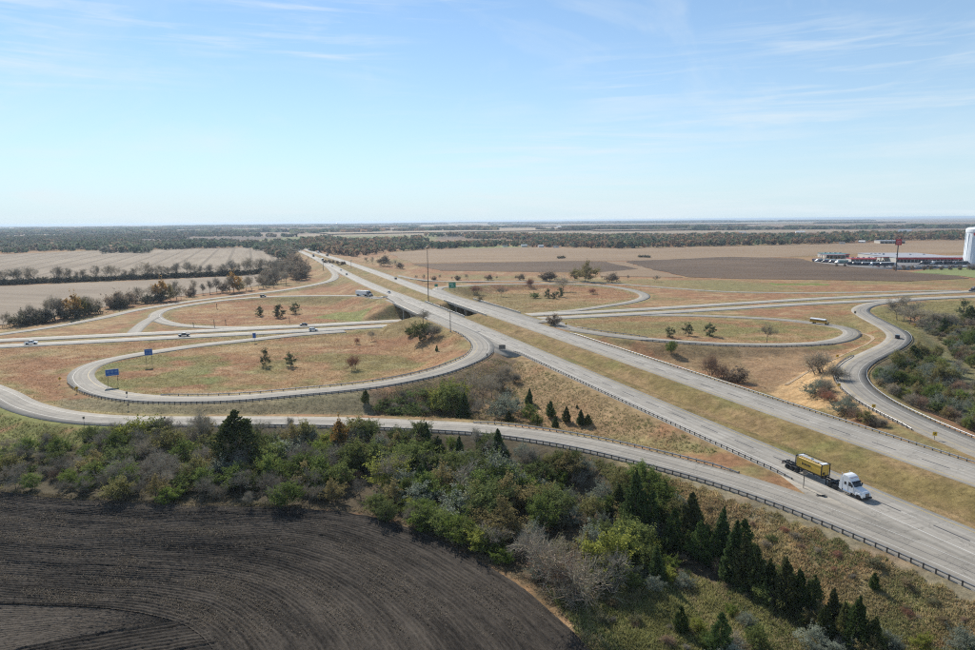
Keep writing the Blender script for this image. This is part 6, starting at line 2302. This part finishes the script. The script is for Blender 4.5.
# blown tyre tread on the gore paving
g = at(821, 495.6, 5.95)
ts = Shape()
for i in range(9):
    a = i * .22
    ts.box((-.8 + i * .2, .12 * math.sin(a * 5), .06 + .05 * math.sin(i * 1.7)), (.26, .34, .05), rot=Matrix.Rotation(.35 * math.sin(i * 2.1), 3, 'Y') @ Matrix.Rotation(.3 * math.cos(i * 1.3), 3, 'Z'))
tr_ = ts.build('tyre_scrap', M['tyre'], None, label='torn strip of black tyre lying on the paving beside the lorry', cat='debris')
tr_.location = (float(g[0]), float(g[1]), 5.96)
tr_.rotation_euler = (0, 0, -.15)
# paved gores
fill_paving('gore_paving', [main_at(s, n, -.02) for s, n in GORE1], 'ramp')
gp = []
for xx in (812, 850, 900, 975, 1085):
    s_, _ = place_s('B', xx, 495 + (xx - 812) * .40)
    gp.append(pt_on('B', s_, -3.9, -.03)[0])
for s_ in (25, 50, 70, 85, 97, 101):
    gp.append(main_at(s_, 107.4, -.03))
fill_paving('gore_paving', gp, 'ramp')
# dirt tracks worn into the verges
M['track'] = plain('bare_dirt', (.31, .225, .14), .95, vary=.25, scale=.3)


def track(pxs, w, name='dirt_track'):
    P = catmull([on_land(x, y) for x, y in pxs], 1.5)
    T_ = np.gradient(P[:, :2], axis=0)
    T_ /= np.linalg.norm(T_, axis=1)[:, None] + 1e-9
    N_ = np.stack([T_[:, 1], -T_[:, 0]], 1)
    V = []
    for p, n in zip(P, N_):
        for o in (-1, 1):
            q = p[:2] + n * o * w / 2 * (.8 + .4 * random.random())
            V.append((q[0], q[1], ground_z(q[0], q[1]) + .14))
    i = np.arange(len(P)) * 2
    F = np.stack([i[:-1], i[:-1] + 1, i[1:] + 1, i[1:]], -1)
    return link(name, new_mesh(name, V, F, M['track']), kind='structure')


track([(786, 385), (806, 373), (832, 360), (852, 351), (868, 343.5), (873, 338.5), (866, 334.5), (860, 333)], 1.6)
# flat dark oval patch laid on the paving where the loop leaves the motorway
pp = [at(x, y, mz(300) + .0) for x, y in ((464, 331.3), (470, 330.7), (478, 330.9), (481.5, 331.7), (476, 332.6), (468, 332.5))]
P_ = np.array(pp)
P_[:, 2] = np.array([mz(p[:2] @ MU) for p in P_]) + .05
link('dark_patch', new_mesh('dark_patch', P_, [list(range(len(P_)))[::-1]], M['black_paint']), kind='structure')

# ------------------------------------------------------------------ the travel plaza, water tower and far houses
M['plaza_wall'] = plain('pale_block_wall', (.42, .40, .36), .8, vary=.12, scale=.2)
M['plaza_roof'] = plain('grey_membrane_roof', (.30, .31, .34), .8, vary=.15, scale=.05)
M['tower_white'] = plain('white_tank_paint', (.70, .74, .78), .45, vary=.06, scale=.1)
M['house_wall'] = plain('white_siding', (.66, .66, .64), .7, vary=.06)
M['roof_brown'] = plain('brown_shingle_roof', (.12, .10, .09), .9, vary=.2)
M['roof_grey'] = plain('grey_metal_roof', (.34, .36, .39), .5, .2, vary=.1)
M['teal'] = plain('teal_panel', (.03, .16, .16), .5, vary=.2)

lotc = [at(x, y, 0) for x, y in ((808, 262.5), (850, 258), (900, 256.5), (985, 255), (1060, 254), (1060, 266), (985, 267.6), (930, 269), (905, 270.2), (862, 268.4), (822, 264.6))]
for p in lotc:
    p[2] = ground_z(p[0], p[1])
fill_paving('car_park', lotc, 'asphalt', .2)


def frame_px(x0, x1, y, z=0.0):
    a, b = at(x0, y, z), at(x1, y, z)
    return a, b


def long_building(name, x0, x1, y, hm, depth, wall, fascia, label, roof='plaza_roof', bays=14, fh=1.3):
    a, b = at(x0, y, 0), at(x1, y, 0)
    d = (b - a)[:2]
    L = np.linalg.norm(d)
    c = (a + b) / 2
    root = link(name, None, loc=(c[0], c[1], ground_z(c[0], c[1])), rotz=math.atan2(d[1], d[0]), label=label, cat='building')
    Shape().box((0, depth / 2, hm / 2), (L, depth, hm)).build('wall', M[wall], root)
    rf = Shape().box((0, depth / 2, hm + .2), (L + 1.2, depth + 1.2, .5)).build('roof', M[roof], root)
    if fascia:
        Shape().box((0, -.75, hm - fh / 2 + .3), (L + 1.4, .3, fh)).build('fascia', M[fascia], rf)
    for i in range(4):
        Shape().box((-L * .35 + i * L * .22, depth * .55, hm + 1.0), (3, 2.4, 1.4)).build('roof_unit', M['roof_grey'], rf)
    for i in range(bays):
        x = -L / 2 + L * (i + .5) / bays
        Shape().box((x, -.06, hm * .38), (L / bays * .78, .14, hm * .6)).build('window' if i % 4 else 'door', M['glass'], root)
    return root


long_building('travel_plaza', 896, 962, 262.6, 6.5, 120, 'plaza_wall', 'red', 'long flat-roofed travel plaza with red fascia at right', bays=18, fh=2.4)
long_building('restaurant', 851, 876, 262.8, 5.5, 16, 'plaza_wall', 'red', 'small building with red and white roof left of the tall red sign', roof='red', bays=6)
long_building('service_building', 878, 897, 259.8, 6.0, 60, 'plaza_wall', 'red', 'red-fronted service building just left of the travel plaza', bays=6, fh=2.0)
long_building('truck_wash', 826, 849, 258.2, 6.0, 36, 'plaza_wall', 'red', 'low building with teal roof at the left end of the plaza', roof='teal', bays=6, fh=1.4)
long_building('warehouse', 880, 905, 243.6, 6, 40, 'plaza_wall', None, 'low grey building at the wood edge behind the travel plaza', roof='roof_grey', bays=6)


def canopy(x0, x1, y, hm, depth, label):
    a, b = at(x0, y, 0), at(x1, y, 0)
    d = (b - a)[:2]
    L = np.linalg.norm(d)
    c = (a + b) / 2
    root = link('fuel_canopy', None, loc=(c[0], c[1], ground_z(c[0], c[1])), rotz=math.atan2(d[1], d[0]), label=label, cat='canopy')
    Shape().box((0, depth / 2, hm), (L, depth, 1.0)).build('roof', M['roof_grey'], root)
    Shape().box((0, -.06, hm), (L + .3, .12, .9)).build('fascia', M['red'], root)
    for i in range(5):
        for s in (.15, .85):
            Shape().box((-L / 2 + L * (i + .5) / 5, depth * s, hm / 2), (.5, .5, hm)).build('column', M['alu'], root)
    for i in range(5):
        Shape().box((-L / 2 + L * (i + .5) / 5, depth * .5, .9), (1.2, .8, 1.8)).build('pump', M['black'], root)


canopy(874, 898, 261.6, 6.0, 18, 'red and white fuel canopy between the small building and travel plaza')
canopy(820, 846, 259.0, 6.0, 14, 'red and white fuel canopy at the left end of the car park')

pr_ = random.Random(9)
cnt = 0
ORD = ['first', 'second', 'third', 'fourth', 'fifth', 'sixth', 'seventh', 'eighth', 'ninth', 'tenth', 'eleventh', 'twelfth', 'thirteenth', 'fourteenth', 'fifteenth', 'sixteenth', 'seventeenth', 'eighteenth', 'nineteenth', 'twentieth', 'twenty-first', 'twenty-second', 'twenty-third', 'twenty-fourth']
proto_l = None
for i, (x, y, tc) in enumerate([(818 + i * 3.4, 261.6 + i * .25, ((.06, .16, .15), (.70, .72, .72), (.05, .12, .13), (.10, .22, .2))[i % 4]) for i in range(8)] + [(853 + i * 4.6, 265.0 + i * .1, ((.03, .04, .07), (.06, .10, .12), (.03, .05, .06), (.5, .5, .52))[i % 4]) for i in range(9)] + [(926 + i * 5.2, 264.4, ((.04, .10, .10), (.05, .06, .08), (.7, .7, .7), (.04, .07, .08))[i % 4]) for i in range(8)]):
    t = box_lorry('%s parked lorry from the left in the travel plaza car park' % (ORD[i] if i < 24 else 'rightmost'), ('slate', 'white', 'navy')[i % 3], {'slate': (.09, .10, .12), 'white': (.78, .79, .80), 'navy': (.03, .03, .06)}[('slate', 'white', 'navy')[i % 3]], tc, 'lorries parked at the travel plaza')
    g = at(x, y, 0)
    t.location = (g[0], g[1], ground_z(g[0], g[1]) + .22)
    t.rotation_euler = (0, 0, math.radians(12 + (180 if i % 2 else 0)) + pr_.uniform(-.03, .03))
for i in range(16):
    x = 872 + i * 6.2
    y = 266.9 + pr_.uniform(-.4, .6)
    st = ('sedan', 'suv', 'sedan', 'pickup')[i % 4]
    cn, cl = (('silver', (.42, .44, .47)), ('white', (.78, .79, .80)), ('black', (.02, .02, .024)), ('maroon', (.16, .015, .02)))[(i * 3) % 4]
    c_ = car(st, cn, cl, '%s parked car from the left in the front row at the travel plaza' % ORD[i], 'cars parked at the travel plaza')
    g = at(x, y, 0)
    c_.location = (g[0], g[1], ground_z(g[0], g[1]) + .22)
    c_.rotation_euler = (0, 0, pr_.choice([0, 1.57, 1.3, -1.57]))
for i, x in enumerate((836, 844, 893.5, 903, 912, 924, 931, 941, 951, 959, 969, 972)):
    grow('bush_far', x, 270.0 if x > 880 else 266.4, 265.8 if x > 880 else 263.2, 'planted in front of the travel plaza', 'small trees in front of the travel plaza', .7)
# tall sign
g = at(895.8, 271.2, 0)
g[2] = ground_z(g[0], g[1])
H = height_for(g, 239)
r_ = link('highway_sign', None, loc=g, rotz=face_drone(g), label='red travel plaza sign on a very tall dark pole', cat='sign')
Shape().tube((0, 0, -.5), (0, 0, H), .62, .5, seg=12).build('pole', M['dark_steel'], r_)
pn = Shape().box((.4, 0, H - 3.4), (5.6, 1.2, 6.6), bevel=.2).build('panel', M['red'], r_)
Shape().box((.4, -.66, H - 2.8), (3.2, .1, 1.0)).box((.4, -.66, H - 4.8), (3.8, .1, .7)).build('legend', plain('faded_pink_legend', (.62, .30, .30), .5), pn)
Shape().box((-2.6, .05, H - 3.4), (.5, 1.3, 6.8)).build('dark_edge', M['black'], pn)
# water tower
g = at(980.5, 263, 0)
g[2] = ground_z(g[0], g[1])
H = height_for(g, 226.6)
ge = at(962.2, 263, 0)
R0 = math.hypot(g[0], g[1]) * math.sin(abs(math.atan2(g[0], g[1]) - math.atan2(ge[0], ge[1])))
r_ = link('water_tower', None, loc=g, rotz=face_drone(g), label='huge white cylindrical water tower at the right edge', cat='tower')
tk = Shape().lathe([(R0, -.5), (R0, 1), (R0 * .975, H * .60), (R0 * .96, H * .82), (R0 * 1.0, H * .86), (R0 * 1.0, H * .93), (R0 * .96, H * .955), (R0 * .80, H * .982), (R0 * .4, H * .997), (R0 * .05, H)], 40).build('tank', M['tower_white'], r_, sm=False)
rb = Shape()
for k in range(20):
    a = 2 * math.pi * k / 20
    rb.box((math.cos(a) * R0 * .985, math.sin(a) * R0 * .985, H * .42), (.5, .5, H * .80), rot=Matrix.Rotation(a, 3, 'Z'))
rb.build('ribs', M['tower_white'], r_)
lt = Shape()
for i in range(8):
    a = -math.pi / 2 - .52 + i * .105
    lt.box((math.cos(a) * R0 * .985, math.sin(a) * R0 * .985, H * .80), (.3, R0 * .085, H * (.05 if i % 3 else .07)), rot=Matrix.Rotation(a, 3, 'Z'))
lt.build('lettering', M['red'], tk)
for k in range(40):
    a = 2 * math.pi * k / 40
# houses and barns in the distance
hs = random.Random(4)
HOUSES = [(165, 248.4, 9, 'grey'), (187, 248.2, 5, 'white'), (438, 247.6, 8, 'white'), (452, 247.2, 5, 'white'), (468, 246.6, 7, 'white'), (484, 246.4, 6, 'white'), (505, 247, 5, 'brown'), (524, 247, 7, 'white'), (541, 247.4, 5, 'white'), (556, 247.8, 5, 'brown'), (462, 229.8, 10, 'white'), (446, 229.2, 8, 'grey'),
          (560, 227.6, 8, 'white'), (862, 243, 6, 'white'), (842, 244, 4, 'brown'), (148, 230.2, 9, 'white'), (60, 232, 6, 'white'), (30, 231, 7, 'white'), (712, 236.5, 7, 'white'), (742, 234, 8, 'grey'), (905, 232.6, 12, 'grey'), (930, 235.4, 5, 'brown'), (800, 233.5, 9, 'white'), (290, 232, 8, 'white'), (655, 240, 6, 'white')]
for i, (x, y, wpx, rc) in enumerate(HOUSES):
    g = at(x, y, 0)
    g[2] = ground_z(g[0], g[1])
    d = math.hypot(g[0], g[1])
    w = max(11, wpx * d / FPX * .8)
    w = min(w, 60)
    dp, hh = w * .55, 3.2 + w * .05
    root = link('house' if w < 26 else 'barn', None, loc=g, rotz=face_drone(g) + hs.uniform(-.4, .4), label='distant %s-roofed %s, %s from the left among the far buildings' % (rc, 'house' if w < 26 else 'barn', ''), cat='house' if w < 26 else 'barn', group='far buildings')
    root['_x'] = x
    wl_ = Shape().box((0, 0, hh / 2 - .5), (w, dp, hh + 1)).build('wall', M['house_wall'], root)
    rm = {'grey': 'roof_grey', 'white': 'house_wall', 'brown': 'roof_brown'}[rc]
    Shape().prism([(-dp / 2 - .5, hh - .1), (dp / 2 + .5, hh - .1), (0, hh + dp * .32)], -w / 2 - .5, w / 2 + .5, axis='x').build('roof', M[rm], root)
    for k in range(4):
        Shape().box((-w * .36 + k * w * .24, -dp / 2 - .04, 1.7), (w * .09, .12, 1.3)).build('window' if k != 1 else 'door', M['glass'], root)
# grain silos on the skyline
for i, (x, y, hpx) in enumerate(((489, 223.0, 3.2), (492, 223.0, 2.6), (518, 222.9, 3.4), (521.5, 222.9, 2.8), (337, 224.2, 3.0))):
    g = at(x, y + 1.2, 0)
    d = math.hypot(g[0], g[1])
    s_ = min(1.0, 9000 / d)
    g = np.array([g[0] * s_, g[1] * s_, 0])
    g[2] = ground_z(g[0], g[1])
    k = 9000 / FPX
    h_ = hpx * k * 1.0
    rr_ = 1.1 * k
    root = link('grain_silo', None, loc=g, label='pale grain silo on the skyline, %s from the left' % ORD[(1, 2, 3, 4, 0)[i]], cat='silo', group='grain silos on the skyline')
    Shape().lathe([(rr_, -2), (rr_, h_ * .86)], 14).build('bin', M['roof_grey'], root)
    Shape().lathe([(rr_ * 1.05, h_ * .86), (rr_ * .2, h_), (.1, h_ * 1.02)], 14).build('roof', M['roof_grey'], root)


# ------------------------------------------------------------------ haze: one closed box of even, thin air
hm_, hnt, HN, HL, hb = material('haze_air')
HN.remove(hb)
pv = HN.new('ShaderNodeVolumePrincipled')
pv.inputs['Color'].default_value = (.66, .82, 1.0, 1)
pv.inputs['Density'].default_value = HAZE_DENSITY
pv.inputs['Anisotropy'].default_value = .25
HL.new(pv.outputs[0], HN['Material Output'].inputs['Volume'])
zlo = float(ZZ.min()) - 1.5
hz = Shape().box((0, 33000, (zlo + 64.0) / 2), (112000, 82000, 64.0 - zlo)).build('haze', hm_, None, kind='stuff')


# ------------------------------------------------------------------ tell look-alikes apart by their place
ORDS = ORD + ['twenty-fifth', 'twenty-sixth', 'twenty-seventh', 'twenty-eighth', 'twenty-ninth', 'thirtieth'] + ['%d%s' % (k, 'st' if k % 10 == 1 else 'nd' if k % 10 == 2 else 'rd' if k % 10 == 3 else 'th') for k in range(31, 120)]
tops = [o for o in COL.objects if o.parent is None and 'label' in o.keys()]
hous = sorted([o for o in tops if '_x' in o.keys()], key=lambda o: o['_x'])
for i, o in enumerate(hous):
    o['label'] = o['label'].replace(',  from', ', %s from' % ORDS[i])
    del o['_x']
# the wooded belt is told apart by stretch first
for o in tops:
    if BWHERE in o['label']:
        v = Vector(o.location) - Vector((0, 0, CAM_H))
        x = 487.5 + FPX * v.dot(AX) / -v.dot(AZ)
        st = 'left of the tall cedar' if x < 232 else 'between tall cedar and yellow-green bush' if x < 388 else 'between yellow-green bush and slender cedar' if x < 498 else 'right of the slender cedar'
        o['label'] = o['label'].replace(BWHERE, 'in the belt ' + st)
by = {}
for o in tops:
    by.setdefault(o['label'], []).append(o)
for lb, lst in by.items():
    if len(lst) < 2:
        continue
    lst.sort(key=lambda o: math.atan2(o.location.x, o.location.y))
    for i, o in enumerate(lst):
        o['label'] = lb + (', leftmost' if i == 0 else ', rightmost' if i == len(lst) - 1 else ', %s from left' % ORDS[i])

for o in tops:
    w_ = o['label'].replace('-', ' ').replace(',', ' ').split()
    if len(w_) > 16:
        o['label'] = o['label'].replace(' in the belt', '').replace(' the ', ' ')
